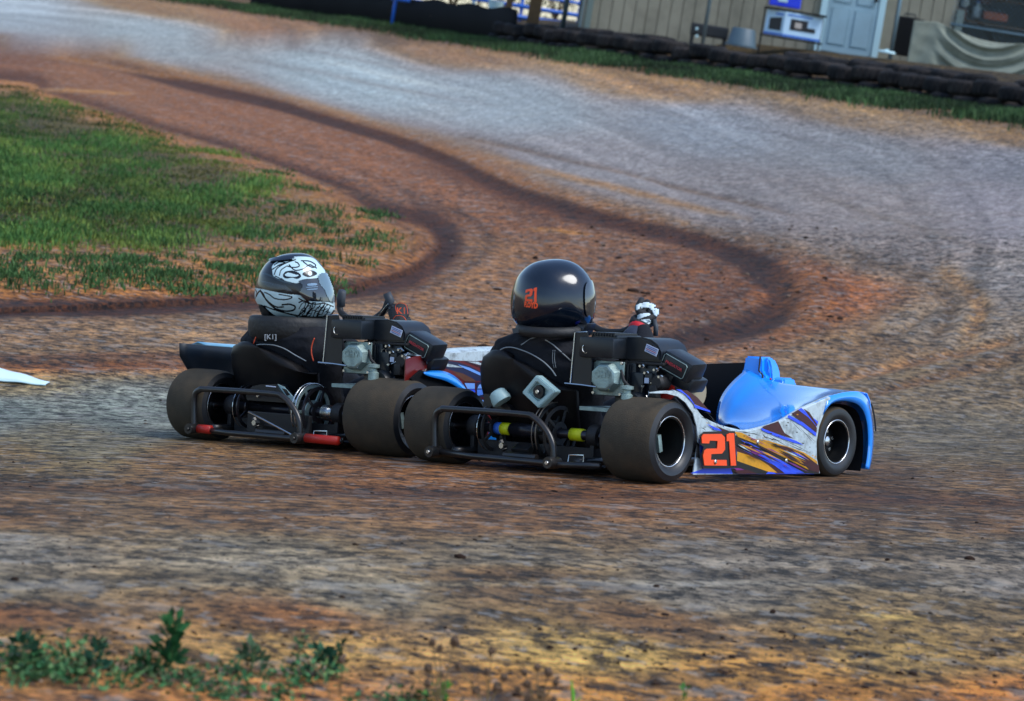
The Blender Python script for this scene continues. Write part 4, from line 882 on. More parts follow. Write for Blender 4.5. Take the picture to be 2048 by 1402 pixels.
    b = MB(); b.box(c, (.122, .115, .076), Rt, bev=.02); b.box(c+Rt @ Vector((.03, .03, -.045)), (.08, .11, .05), Rt, bev=.012); rs = b.build('starter_housing', M_ENG, kart, auto=30)
    fy = -.0595
    loop = [(-.045, -.025), (.040, -.025), (.045, -.02), (.045, .02), (.040, .025), (-.045, .025), (-.05, .02), (-.05, -.02)]
    b = MB(); b.tube([c+Rt @ Vector((x, fy, z)) for x, z in loop], .0014, 4, closed=True); np_ = b.build('name_plate', M_ALU, rs)
    text_on('plate_lettering', 'PREDATOR', .0135, c+Rt @ Vector((-.002, fy-.0005, .002)), Rt @ Vector((1, 0, 0)), Rt @ Vector((0, 0, 1)), M_TEXTRED, np_, .0004, 1.0, thick=.0015)
    for (x, y, z) in [(.345, .042, .29), (.405, .042, .268), (.295, .042, .30), (.41, .045, .33), (.385, .03, .315)]: bolt(cc_, T3(x, y-.005, z), .0055)
    for (x, z, L_) in [(.282, .365, .02), (.30, .352, .014), (.392, .36, .02), (.43, .372, .016), (.372, .382, .012), (.45, .35, .014), (.335, .30, .016), (.42, .288, .012)]:
        b = MB(); b.lathe([(.001, -.010), (.0045, -.010), (.0045, .006), (.007, .007), (.007, .012), (.001, .012)], 'Y', T3(x, .028, z), 8); b.build('small_fastener', M_CHROME, kart, auto=30)
    b = MB(); b.box(T3(.356, .035, .30), (.05, .012, .12), bev=.004); b.box(T3(.40, .04, .345), (.03, .02, .03), bev=.003); b.build('cover_bracket', M_ENG, kart, auto=30)
    b = MB(); b.box(T3(.395, .030, .335), (.018, .002, .018)); b.build('square_sticker', M_STK, kart)
    b = MB()                                                            # linkage, cables and the small carburettor parts
    for k in range(9):
        p = Vector(T3(.33+rng.uniform(-.02, .12), .02+rng.uniform(-.01, .03), .33+rng.uniform(-.05, .05))); q_ = p+Vector((rng.uniform(-.03, .04), rng.uniform(-.01, .01), rng.uniform(-.03, .03))); b.tube([p, (p+q_)/2+Vector((0, 0, .006)), q_], .0018, 5)
    b.build('throttle_linkage', M_CHROME, kart)
    b = MB(); b.tube([T3(.30, .05, .40), T3(.31, .0, .36), T3(.33, -.01, .33), T3(.36, .0, .30)], .006, 8); b.tube([T3(.27, .05, .41), T3(.30, .01, .38), T3(.31, .02, .31)], .004, 8); b.build('fuel_hose', M_DARK, kart, smooth=True)
    b = MB(); b.lathe([(.001, 0), (.02, 0), (.026, .01), (.026, .05), (.02, .06), (.001, .06)], 'Y', T3(.44, .02, .33), 16); b.box(T3(.43, .03, .30), (.03, .03, .04), bev=.004); b.build('carburettor', M_DARK, kart, auto=30)
    if dx == 0: b = MB(); b.prism([T3(.405, .08, .345), T3(.47, .08, .32), T3(.475, .08, .29), T3(.43, .08, .25), T3(.415, .08, .29)], (0, .006, 0)); b.build('red_bracket', M_RED, kart)
    b = MB(); b.lathe([(.05, 0), (.052, .012), (.001, .014)], 'X', T3(.46, .22, .30), 24); b.lathe([(.053, 0), (.053, .006), (.047, .006)], 'X', T3(.462, .22, .30), 24); b.build('clutch_drum', mat('clutch_beige', srgb(150, 140, 118), .6), kart, auto=30)
    b = MB(); b.prism([T3(.15, -.01, .235), T3(.42, -.01, .235), T3(.42, -.01, .222), T3(.15, -.01, .222)], (0, .22, 0)); b.build('motor_mount', M_ALU, kart)

def steering_wheel(kart, cx, y, cz):
    b = MB(); pts = crv([(cx-.125, y+.005, cz+.055), (cx-.115, y, cz+.01), (cx-.055, y-.01, cz-.018), (cx+.005, y-.012, cz-.022), (cx+.055, y-.01, cz-.014), (cx+.10, y, cz+.02), (cx+.115, y+.005, cz+.06)], 6)
    b.tube(pts, .0125, 10); b.tube([(cx, y-.01, cz-.022), (cx, y+.15, cz-.12), (cx, y+.5, cz-.33)], .009, 8); sw = b.build('steering_wheel', M_DARK, kart, smooth=True)
    for s in (-1, 1):
        b = MB(); x = cx+s*.118; b.tube([(x, y+.004, cz+.03), (x+s*.006, y+.008, cz+.062), (x-s*.006, y+.0, cz+.092)], [.016, .018, .016], 12); b.build('grip', M_LEVER, sw, smooth=True)

def chassis(kart, var):
    z0 = .042
    rear = crv([(-.368, -.14, z0), (-.374, -.14, .16), (-.35, -.14, .192), (-.30, -.14, .197), (0, -.14, .199), (.06, -.14, .190), (.115, -.14, .150), (.145, -.14, .10), (.15, -.14, z0)], 5)
    b = MB(); b.tube(rear, .0115, 10); b.build('rear_bumper', M_TUBE, kart, smooth=True)
    for x in (-.30, .23):
        b = MB(); b.tube(crv([(x, -.12, z0+.012), (x, .1, z0+.01), (x*.9, .6, z0), (x*.8, 1.0, z0), (x*.6, 1.25, z0)], 4), .0135, 10); b.build('frame_rail', M_TUBE, kart, smooth=True)
    b = MB(); b.tube([(-.40, -.13, z0+.006), (-.2, -.14, z0), (.2, -.14, z0), (.33, -.12, z0+.006)], .011, 8); b.tube([(-.3, .9, z0), (.24, .9, z0)], .012, 8); b.tube([(-.3, .35, z0), (.23, .35, z0)], .012, 8); b.build('cross_tube', M_TUBE, kart, smooth=True)
    for (x, m_) in ((-.368, M_TUBE), (.15, M_TUBE)):
        b = MB(); b.lathe([(.008, -.03), (.019, -.03), (.021, -.022), (.021, .022), (.019, .03), (.001, .03)], 'Y', (x, -.145, z0+.004), 14); hb = b.build('bumper_boss', M_TUBE, kart, auto=30); bolt(hb, (x, -.175, z0+.004), .008, m=M_CHROME if var == 'A' else M_TUBE)
    if var == 'B':
        for (x0, x1) in ((-.345, -.285), (.18, .33)):
            b = MB(); b.tube([(x0, -.14, z0+.006), (x1, -.14, z0+.006)], .0165, 12); b.build('red_sleeve', M_RED, kart, smooth=True)
        b = MB(); b.tube([(-.12, -.12, .125), (.14, -.14, .045)], .0035, 6); b.build('brace_rod', M_CHROME, kart)
    b = MB(); b.box((-.03, .55, .03), (.5, 1.0, .004)); b.box((-.03, .0, .06), (.50, .03, .07)); b.build('floor_pan', M_DARK, kart)
    # rear axle and what rides on it
    b = MB(); b.tube([(-.40, 0, .137), (.42, 0, .137)], .0165, 16); ax = b.build('rear_axle', M_AXLE, kart, smooth=True)
    for x in (-.30, .02, .22):
        b = MB(); b.lathe([(.017, -.02), (.036, -.02), (.04, -.012), (.04, .012), (.036, .02), (.017, .02)], 'X', (x, 0, .137), 20); b.box((x, .0, .09), (.018, .05, .09), bev=.004); b.build('bearing_carrier', M_DARK, ax, auto=35)
    b = MB(); b.tube([(-.14, -.002, .137), (.0, -.002, .137)], .024, 16); b.build('axle_sleeve', mat('sleeve_dark', (.02, .021, .03), .3, .5), ax, smooth=True)
    if var == 'A':
        for (x0, x1, m_, nm) in ((-.212, -.186, M_TBLUE, 'blue_tape'), (-.186, -.150, M_YEL, 'yellow_tape'), (.02, .030, M_YEL, 'yellow_tape'), (.115, .165, M_YEL, 'yellow_tape')):
            b = MB(); b.tube([(x0, 0, .137), (x1, 0, .137)], .0215 if x0 != .02 else .027, 18); b.build(nm, m_, ax, smooth=True)
        b = MB(); b.lathe([(.017, 0), (.024, 0), (.024, .018), (.017, .018)], 'X', (.205, 0, .137), 18); b.build('lock_collar', M_CHROME, ax, auto=30)
    else:
        b = MB(); b.lathe([(.017, 0), (.03, .0), (.03, .03), (.024, .03), (.024, .05), (.03, .05), (.03, .075), (.017, .075)], 'X', (.145, 0, .137), 18); b.build('lock_collar', M_CHROME, ax, auto=30)
    sx = .035 if var == 'A' else .085
    disc('sprocket', ax, sx, 0, .137, .100, 6, M_ALU if var == 'B' else M_RIMB, .005, teeth=1); disc('sprocket_guard', ax, sx+.03, 0, .137, .094, 5, M_DARK if var == 'A' else M_AXLE, .004)
    for dx_ in (0, .016):
        b = MB(); b.tube([(sx-.012+dx_, .104*math.cos(a), .137+.104*math.sin(a)) for a in np.linspace(.6, math.pi*1.18, 26)], .0022 if var == 'A' else .003, 5); b.build('chain', M_CHROME if var == 'B' else mat('chain_dull', srgb(110, 104, 96), .4, .7), ax, smooth=True)
    disc('brake_disc', ax, -.215, 0, .137, .082, 5, M_AXLE if var == 'B' else M_DARK, .005)
    b = MB(); b.tube([(-.235, .081*math.cos(a), .137+.081*math.sin(a)) for a in np.linspace(0, 2*math.pi, 33)[:-1]], .0016, 5, closed=True); b.build('disc_edge', M_CHROME, ax)
    b = MB(); b.box((-.215, .07, .16), (.05, .045, .06), bev=.006); b.box((-.215, .05, .10), (.04, .04, .03), bev=.004); cal = b.build('brake_caliper', M_ENG, kart, auto=30)
    for k in range(3): bolt(cal, (-.228+.013*k, .046, .15+.012*k), .004)
    b = MB(); b.box((-.05, -.05, .075), (.07, .05, .025), Matrix.Rotation(.4, 3, 'X'), bev=.004); b.tube([(-.10, -.09, .052), (.04, -.09, .052)], .013, 8); b.tube([(-.1, -.09, .07), (-.12, -.09, .1)], .01, 8); b.build('axle_clamp', M_TUBE, kart, auto=35)
    b = MB(); b.lathe([(.001, -.012), (.010, -.012), (.010, .012), (.001, .012)], 'Y', (-.10, -.10, .085), 8); b.build('bright_fitting', M_CHROME, kart, auto=30)
    b = MB(); b.tube([(.17, -.12, .048), (.20, -.125, .05), (.20, -.12, .075), (.26, -.12, .078), (.26, -.12, .05)], .003, 6); b.build('lock_pin', M_CHROME, kart)
    # rear wheels, then front
    wheel(kart, 'rear_tyre', .43 if var == 'A' else .4525, 0, .140, .140, .212 if var == 'A' else .245, .0825, 1); wheel(kart, 'rear_tyre', -.44, 0, .1335, .1335, .19, .0825, -1)
    wheel(kart, 'front_tyre', .47, 1.04, .127, .127, .125, .0775, 1, rad(-3)); wheel(kart, 'front_tyre', -.45, 1.04, .125, .125, .12, .0775, -1, rad(3))
    b = MB(); b.tube([(-.42, 1.04, .125), (-.28, 1.03, .1), (.28, 1.03, .1), (.44, 1.04, .125)], .013, 8); b.tube([(.28, 1.03, .05), (.28, 1.03, .16)], .018, 8); b.tube([(-.28, 1.03, .05), (-.28, 1.03, .16)], .018, 8); b.build('front_axle', M_TUBE, kart, smooth=True)
    b = MB(); b.tube([(-.26, 1.09, .1), (.26, 1.09, .1)], .006, 6); b.build('tie_rod', M_TUBE, kart)
    for x in (-.2, .05):
        b = MB(); b.tube([(x, 1.1, .05), (x, 1.12, .14)], .006, 6); b.tube([(x-.03, 1.12, .14), (x+.03, 1.12, .14)], .007, 6); b.build('pedal', M_TUBE, kart)
    # seat
    b = MB(); P = []
    for i in range(15):
        t = i/14; row = []
        for j in range(17):
            a = (j/16-.5)*2; wdt = .19*(1-.32*max(0, t-.45)**1.2*2) if t > .45 else .19
            base = np.array([[.50, .075], [.35, .055], [.20, .07], [.11, .16], [.065, .26], [.035, .36], [.03, .445]]); yy = np.interp(t*6, range(7), base[:, 0]); zz = np.interp(t*6, range(7), base[:, 1])
            side = abs(a)**2.6; zt = -.07*abs(a)**3*max(0, (t-.72)/.28)
            row.append((-.125+a*wdt, yy+side*.13*min(1, max(0, (t-.25)/.4)), zz+side*.10*(1-min(1, max(0, (t-.1)/.5)))+zt))
        P.append(row)
    b.grid(P); b.build('seat', M_SEAT, kart, smooth=True, solid=.007)

def panel_poly(name, pts, X, m, parent, th=.004, K=None, crop=None, flat=True):
    """flat piece lying in the plane X=const, outline traced in photo pixels"""
    b = MB()
    P = [loc(K, crop[0]+x/crop[2], crop[1]+y/crop[2], X=X) for x, y in pts]; b.prism(P, (-th, 0, 0)); return b.build(name, m, parent)
def decals(name, polys, X, parent, K, crop, bulge=None):
    b = MB(); ms = []; k = 0
    for (pts, m) in polys:
        if m not in ms: ms.append(m)
        b.mi = ms.index(m); off = .00018*(k+1)+.0004; k += 1
        P = [loc(K, crop[0]+x/crop[2], crop[1]+y/crop[2], X=X+off) for x, y in pts]
        vs = [b.bm.verts.new(p) for p in P]; b.face(vs)
    bmesh.ops.triangulate(b.bm, faces=b.bm.faces[:])
    bmesh.ops.remove_doubles(b.bm, verts=b.bm.verts, dist=1e-7); me = bpy.data.meshes.new(name); b.bm.to_mesh(me); b.bm.free()
    for m in ms: me.materials.append(m)
    return link(name, me, parent)
C3 = (1350, 690, 4.835)
# ======== near kart
kA = empty('dirt_kart', 'blue and white dirt racing kart with an orange 21 on its side panel', 'racing kart', mat4(*KA))
chassis(kA, 'A'); engine(kA, 0, 0)
steering_wheel(kA, -.165, .60, .505)
XP = .543
top = crv([(-.16, .304), (-.08, .309), (-.011, .306), (.078, .282), (.141, .230), (.232, .198), (.355, .176), (.447, .172), (.633, .200), (.759, .240), (.87, .268), (.95, .287)], 5)
low = [(.95, .262), (.915, .232), (.885, .185), (.873, .13), (.880, .07), (.905, .018), (.113, .030), (.120, .07), (.133, .145), (.121, .19), (.098, .232), (.05, .270), (-.0, .291), (-.06, .300), (-.16, .301)]
b = MB(); b.prism([(XP, y, z) for y, z in top]+[(XP, y, z) for y, z in low], (-.004, 0, 0)); bmesh.ops.triangulate(b.bm, faces=b.bm.faces[:]); sp = b.build('side_panel', M_WHITEB, kA); sp['label'] = 'white, blue and maroon side panel with an orange 21'
# rolled top flange of the panel
b = MB(); b.grid([[(XP, y, z) for y, z in top[10:]], [(XP-.012, y, z+.006) for y, z in top[10:]], [(XP-.026, y, z+.002) for y, z in top[10:]]]); b.build('panel_flange', M_WHITEB, sp, smooth=True, solid=.003)
E = [
    ([(232, 905), (262, 1200), (150, 1240), (700, 1248), (1370, 1246), (1250, 1200), (600, 1000), (560, 880)], M_ROYAL),
    ([(585, 872), (700, 905), (1050, 1060), (1395, 1235), (1385, 1246), (1180, 1242), (1000, 1170), (760, 1060), (592, 985)], M_BLK),
    ([(590, 985), (780, 1075), (1010, 1190), (1060, 1244), (980, 1244), (780, 1130), (598, 1035)], M_MAROON),
    ([(600, 1030), (780, 1085), (900, 1160), (990, 1235), (900, 1225), (600, 1120)], M_OCHRE), ([(600, 1120), (900, 1225), (880, 1246), (560, 1246), (540, 1195), (606, 1190)], M_BLK),
    ([(575, 838), (640, 846), (760, 905), (880, 935), (1000, 985), (1180, 1075), (1300, 1190), (1290, 1205), (1100, 1110), (800, 960), (610, 888)], M_OCHRE),
    ([(800, 905), (900, 925), (1100, 985), (1250, 1040), (1372, 1120), (1380, 1150), (1200, 1065), (960, 960)], M_OCHRE),
    ([(945, 958), (1080, 985), (1240, 1050), (1392, 1165), (1396, 1235), (1300, 1210), (1190, 1090)], M_MAROON),
    ([(690, 975), (900, 1045), (1090, 1150), (1250, 1235), (1060, 1238), (900, 1120), (770, 1050)], M_ROYAL), ([(640, 955), (720, 975), (860, 1050), (900, 1080), (760, 1050)], M_PLUM),
    ([(840, 792), (1000, 736), (1040, 815), (1060, 850), (1150, 905), (1000, 862), (880, 822)], M_MAROON),
    ([(830, 800), (1000, 865), (1170, 925), (1248, 968), (1150, 945), (980, 885), (845, 828)], M_ROYAL),
    ([(1100, 675), (1240, 750), (1366, 850), (1366, 884), (1230, 780), (1085, 698)], M_ROYAL), ([(1125, 665), (1212, 612), (1300, 700), (1372, 800), (1370, 850), (1260, 765)], M_MAROON),
    ([(1190, 625), (1222, 608), (1330, 700), (1385, 740), (1372, 790), (1290, 700)], M_ROYAL), ([(1240, 612), (1300, 650), (1378, 770), (1372, 786), (1290, 680)], M_MAROON),
    ([(10, 428), (60, 432), (180, 520), (195, 590), (160, 545), (100, 480)], M_ROYAL), ([(62, 434), (120, 440), (215, 505), (330, 632), (190, 572), (140, 500)], M_MAROON), ([(188, 575), (335, 632), (345, 652), (190, 605)], M_ROYAL), ([(310, 762), (400, 800), (500, 838), (380, 820)], M_ROYAL), ([(400, 782), (520, 830), (560, 850), (470, 845)], M_MAROON),
    ([(205, 930), (236, 960), (240, 1100), (205, 1080)], M_BLK), ([(550, 1180), (640, 1195), (740, 1232), (640, 1240)], M_PLUM), ([(560, 1215), (700, 1205), (800, 1246), (620, 1246)], M_MAROON)]
rs_ = random.Random(5)
for k in range(34):                                                 # thin streaks running down towards the front wheel
    x0 = rs_.uniform(600, 1180); y0 = 860+(x0-600)*.30+rs_.uniform(-10, 190); L_ = rs_.uniform(90, 260); sl2 = rs_.uniform(.42, .62); w_ = rs_.uniform(5, 15)
    x1, y1 = x0+L_, y0+L_*sl2
    if y1 > 1238 or x1 > 1375: continue
    E.append(([(x0, y0), (x0+L_*.4, y0+L_*.4*sl2-w_), (x1, y1), (x0+L_*.35, y0+L_*.35*sl2+w_*.6)], [M_BLK, M_OCHRE, M_ROYAL, M_MAROON, M_WHITEB, M_PLUM, M_BLK][k % 7]))
for k in range(46):                                                 # chipped and worn specks
    x0 = rs_.uniform(240, 1370); t_ = (x0-240)/1130; ylo = 660+170*min(1, t_*3) if t_ < .3 else (830-190*max(0, (t_-.45)/.4)); y0 = rs_.uniform(max(ylo, 640)+15, 1080); w_ = rs_.uniform(4, 13)
    if 235 < x0 < 620 and y0 > 810: continue
    E.append(([(x0, y0), (x0+w_*1.6, y0-w_*.4+rs_.uniform(-3, 3)), (x0+w_*2.2, y0+w_*.7), (x0+w_*.7, y0+w_*.5)], M_BLK if k % 3 else M_OCHRE))
decals('side_graphic', E, XP, sp, KA, C3)
scr = MB()                                                          # long scratches in the vinyl
for (x0, y0, x1, y1, w_) in [(240, 690, 330, 740, 3), (280, 650, 360, 670, 2), (300, 640, 420, 790, 2.5), (330, 700, 480, 800, 2), (700, 850, 830, 880, 3), (840, 850, 900, 905, 4), (900, 870, 1100, 990, 2.5), (1120, 730, 1250, 860, 2), (1190, 780, 1350, 960, 2.5), (1260, 850, 1360, 940, 2), (1000, 900, 1340, 1060, 2), (850, 880, 1040, 930, 3), (1090, 960, 1300, 1040, 2.5), (250, 800, 300, 830, 3), (590, 830, 760, 860, 3)]:
    a_, b_ = loc(KA, C3[0]+x0/C3[2], C3[1]+y0/C3[2], X=XP+.016), loc(KA, C3[0]+x1/C3[2], C3[1]+y1/C3[2], X=XP+.016); n_ = (b_-a_).normalized().cross(Vector((1, 0, 0)))*w_/C3[2]/580*1.5
    mdl = (a_+b_)/2+n_*rng.uniform(-2, 2); scr.prism([a_, mdl-n_, b_, mdl+n_], (.0002, 0, 0))
scr.build('scratch', M_BLK, sp)
back = panel_poly('number_plate', DIG_BACK, XP+.0185, M_BLK, sp, .002, KA, C3)
bmd = MB()
for dg_ in (D2, D1):
    bmd.prism([loc(KA, C3[0]+x/C3[2], C3[1]+y/C3[2], X=XP+.0215) for x, y in dg_], (-.002, 0, 0))
bmesh.ops.triangulate(bmd.bm, faces=bmd.bm.faces[:]); bmd.build('race_number', M_ORANGE, back)
for (x, y) in [(800, 940), (1075, 1120), (390, 1130)]:
    p = loc(KA, C3[0]+x/C3[2], C3[1]+y/C3[2], X=XP+.022); b = MB(); b.lathe([(.008, 0), (.008, .002), (.005, .004), (.001, .004)], 'X', p, 12); b.build('panel_bolt', M_CHROME, sp, auto=30)
# front bodywork: scooped surface rising from the panel to the ridge, then over and down the nose
Lft = crv([tuple(loc(KA, x, y, Y=Y_)) for x, y, Y_ in [(1433, 866, 1.03), (1434, 842, 1.035), (1437, 814, 1.06), (1447, 788, 1.10), (1466, 764, 1.16), (1490, 743, 1.22), (1502, 738, 1.27)]], 5)
Rgt = crv([(XP-.006, .40, .160), (XP-.006, .47, .168), (XP-.006, .62, .193), (XP-.006, .759, .236), (XP-.006, .93, .283), (XP-.010, 1.10, .305), (XP-.02, 1.19, .303)], 5)
P = []
for i in range(len(Lft)):
    a, c = np.array(Lft[i]), np.array(Rgt[i]); row = []
    for j in range(25):
        u = j/24; p = a*(1-u)+c*u; wz = math.exp(-(u/.15)**1.6); p[2] = a[2]*wz+c[2]*(1-wz)+.012*(1-wz)*(1-u)
        v = i/(len(Lft)-1); p = p+np.array([0, .05*math.sin(math.pi*u)*(1-v), -.030*math.sin(math.pi*u)*math.sin(math.pi*min(1, v*1.1))*(1-v*.4)])
        p[2] += .010*math.exp(-((u-.13)/.04)**2)*math.sin(math.pi*v)
        row.append(p)
    P.append(row)
b = MB(); b.grid(P); fs = b.build('front_fairing', M_BLUE, kA, smooth=True, solid=-.004); fs['label'] = 'glossy bright blue scooped front fairing'
rid = P[-1]
P2 = []
for k, (dy, dz) in enumerate([(0, 0), (.05, -.004), (.10, -.03), (.135, -.08), (.15, -.15), (.15, -.22), (.14, -.265)]):
    P2.append([np.array([p[0]+(.012 if j == 24 else 0)*(k > 0), p[1]+dy*(1-.55*(j/24)**3), max(.03, p[2]+dz)]) for j, p in enumerate(rid)])
b = MB(); b.grid(P2); b.build('nose_cone', M_BLUE, kA, smooth=True, solid=-.004)
# right fender: outer skirt round the front wheel arch
arch_o = [(.93, .283), (1.0, .298), (1.08, .307), (1.15, .307), (1.205, .285), (1.24, .24), (1.262, .18), (1.268, .12), (1.262, .06), (1.25, .022)]
arch_i = [(.905, .225), (.95, .262), (1.02, .275), (1.09, .272), (1.15, .258), (1.19, .228), (1.215, .18), (1.225, .12), (1.222, .07), (1.213, .03)]
AO, AI = crv(arch_o, 4), crv(arch_i, 4); P = [[(XP+.002, y, z) for y, z in AI], [(XP+.004, (y+AO[i][0])/2, (z+AO[i][1])/2) for i, (y, z) in enumerate(AI)], [(XP-.002, y, z) for y, z in AO], [(XP-.02, y+.004, z+.002) for y, z in AO]]
b = MB(); b.grid(P); b.build('wheel_arch', M_BLUE, kA, smooth=True, solid=.004)
b = MB(); b.grid([[(XP-.02, y+.004, z+.002) for y, z in AO[12:]], [(XP-.12, y+.05, z) for y, z in AO[12:]], [(XP-.25, y+.10, z) for y, z in AO[12:]]]); b.build('fender_front', M_BLUE, kA, smooth=True, solid=.004)
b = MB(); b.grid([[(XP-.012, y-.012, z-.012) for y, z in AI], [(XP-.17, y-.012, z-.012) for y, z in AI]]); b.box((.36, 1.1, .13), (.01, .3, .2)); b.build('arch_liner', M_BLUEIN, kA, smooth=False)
b = MB(); b.tube([(XP+.006, y, z) for y, z in AO[18:26]], .003, 5); b.build('edge_trim', M_DARK, kA)
# nose tower (driver fairing)
def tower(rows, name, par, m):
    b = MB(); V = [[b.bm.verts.new(Vector(p)) for p in r] for r in rows]; n = len(V[0])
    for i in range(len(V)-1):
        for k in range(n): b.face([V[i][k], V[i][(k+1) % n], V[i+1][(k+1) % n], V[i+1][k]])
    b.face(V[-1]); bmesh.ops.bevel(b.bm, geom=b.bm.edges[:], offset=.007, segments=2, affect='EDGES'); return b.build(name, m, par, auto=50)
def sq(cx, cy, z, wx, wy, sk=0): return [(cx-wx, cy-wy, z), (cx+wx, cy-wy, z+sk), (cx+wx, cy+wy, z+sk), (cx-wx, cy+wy, z)]
tw = tower([sq(.030, 1.27, .27, .072, .055), sq(.028, 1.27, .335, .062, .05), sq(.020, 1.275, .354, .042, .046), sq(.016, 1.28, .412, .036, .040)], 'driver_fairing', kA, M_BLUE)
tower([sq(.108, 1.31, .24, .040, .05), sq(.106, 1.31, .322, .036, .045), sq(.102, 1.315, .337, .028, .035)], 'fairing_side', tw, M_BLUE)
tower([sq(.070, 1.285, .30, .030, .035), sq(.068, 1.285, .37, .022, .03), sq(.058, 1.285, .408, .012, .022)], 'fairing_side', tw, M_BLUE)
b = MB(); b.tube([(.052, 1.235, .414), (.055, 1.225, .36), (.080, 1.212, .345), (.092, 1.212, .28)], .0035, 5); b.build('fairing_seam', M_DARK, tw)
for (px, py) in ((1542, 768), (1528, 774), (1541, 758)):
    p = loc(KA, px, py, Y=1.20); b = MB(); b.ball(p, .004); b.build('rivet', M_RED if py != 774 else M_DARK, tw, smooth=True)
# tall left half of the nose, dark inside
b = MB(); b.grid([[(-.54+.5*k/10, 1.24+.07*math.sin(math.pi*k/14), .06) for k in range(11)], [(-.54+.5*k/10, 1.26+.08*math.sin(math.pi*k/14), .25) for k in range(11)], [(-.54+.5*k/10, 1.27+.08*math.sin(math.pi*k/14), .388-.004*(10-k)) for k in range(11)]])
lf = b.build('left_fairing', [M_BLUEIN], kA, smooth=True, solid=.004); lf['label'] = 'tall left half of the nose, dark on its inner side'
b = MB(); b.grid([[(-.54+.5*k/10, 1.249+.07*math.sin(math.pi*k/14), .06) for k in range(11)], [(-.54+.5*k/10, 1.269+.08*math.sin(math.pi*k/14), .25) for k in range(11)], [(-.54+.5*k/10, 1.279+.08*math.sin(math.pi*k/14), .386-.004*(10-k)) for k in range(11)]]); b.build('outer_skin', M_BLUE, lf, smooth=True, solid=.003)
b = MB(); b.prism([(-.55, .40, .14), (-.55, .7, .16), (-.55, 1.0, .22), (-.55, 1.2, .28), (-.55, 1.2, .04), (-.55, .36, .04)], (-.004, 0, 0)); b.build('left_side_panel', M_BLUE, kA)
# silver square block bolted to the seat back, white overflow bottle
def square_block(K, kart, cs, Y):
    c = [loc(K, x, y, Y=Y) for x, y in cs]; ctr = sum(c, Vector())/4; b = MB(); f = .64; yo = Vector((0, .035, 0))
    V = [[b.bm.verts.new(p) for p in c], [b.bm.verts.new(ctr+(p-ctr)*f) for p in c], [b.bm.verts.new(ctr+(p-ctr)*f+Vector((0, .015, 0))) for p in c], [b.bm.verts.new(p+yo) for p in c]]
    for k in range(4):
        j = (k+1) % 4; b.face([V[0][k], V[0][j], V[1][j], V[1][k]]); b.face([V[1][k], V[1][j], V[2][j], V[2][k]]); b.face([V[0][k], V[3][k], V[3][j], V[0][j]])
    b.face(V[2]); b.face(V[3][::-1]); bmesh.ops.bevel(b.bm, geom=b.bm.edges[:], offset=.003, segments=2, affect='EDGES'); sb = b.build('seat_block', M_PALE, kart, auto=30)
    b = MB(); b.lathe([(.001, 0), (.022, 0), (.024, .008), (.001, .01)], 'Y', ctr+Vector((0, .002, 0)), 20); dk = b.build('washer', M_ENG, sb, auto=30); bolt(dk, ctr+Vector((0, .0, 0)), .008)
square_block(KA, kA, [(1072, 750), (1111, 783), (1076, 816), (1043, 785)], -.085)
d = Vector((-.5, -.25, .65)).normalized(); c0 = loc(KA, 1010, 805, Y=-.05); up_ = d.to_track_quat('Z', 'Y').to_matrix()
b = MB(); b.lathe([(.001, -.01), (.034, -.008), (.036, .0), (.030, .030), (.022, .036), (.001, .038)], 'Z', loc(KA, 1003, 800, Y=-.05), 20, R=Vector((-.45, -.1, .6)).to_track_quat('Z', 'Y').to_matrix()); bt = b.build('overflow_bottle', M_PALE, kA, auto=35)
b = MB(); b.prism([loc(KA, x, y, Y=-.03) for x, y in [(968, 787), (988, 791), (1018, 812), (1026, 828), (990, 832), (965, 828)]], (0, .03, 0)); b.build('bottle_bracket', M_BLK, kA)
# ======== far kart
kB = empty('dirt_kart', 'white and red dirt racing kart with blue trim, behind and left of the other', 'racing kart', mat4(*KB))
chassis(kB, 'B'); engine(kB, .030, .012)
steering_wheel(kB, -.195, .62, .495)
C7 = (800, 680, 7.788)
XB = .535
top = crv([(-.03, .352), (.05, .366), (.24, .370), (.50, .383), (.75, .385), (1.0, .36), (1.2, .30), (1.30, .2), (1.32, .1)], 4)
b = MB(); b.prism([(XB, y, z) for y, z in top]+[(XB, 1.32, .08), (XB, 1.2, .08), (XB, 1.17, .16), (XB, 1.08, .22), (XB, .98, .21), (XB, .9, .12), (XB, .88, .02), (XB, .16, .03), (XB, .18, .12), (XB, .15, .19), (XB, .08, .24), (XB, -.03, .27)], (-.004, 0, 0)); bmesh.ops.triangulate(b.bm, faces=b.bm.faces[:]); spb = b.build('side_panel', M_REDD, kB); spb['label'] = 'red side panel with dark and white streaks and light blue digits'
b = MB(); tq = top[4:]; b.grid([[(XB, y, z) for y, z in tq], [(XB-.03, y, z+.004+.010*min(1, max(0, (y-.05)/.3))) for y, z in tq], [(XB-.12, y+.02, z+.002+.014*min(1, max(0, (y-.05)/.3))) for y, z in tq], [(XB-.20, y+.04, z+.0) for y, z in tq]]); b.build('panel_top', M_WHITEB, spb, smooth=True, solid=.004)
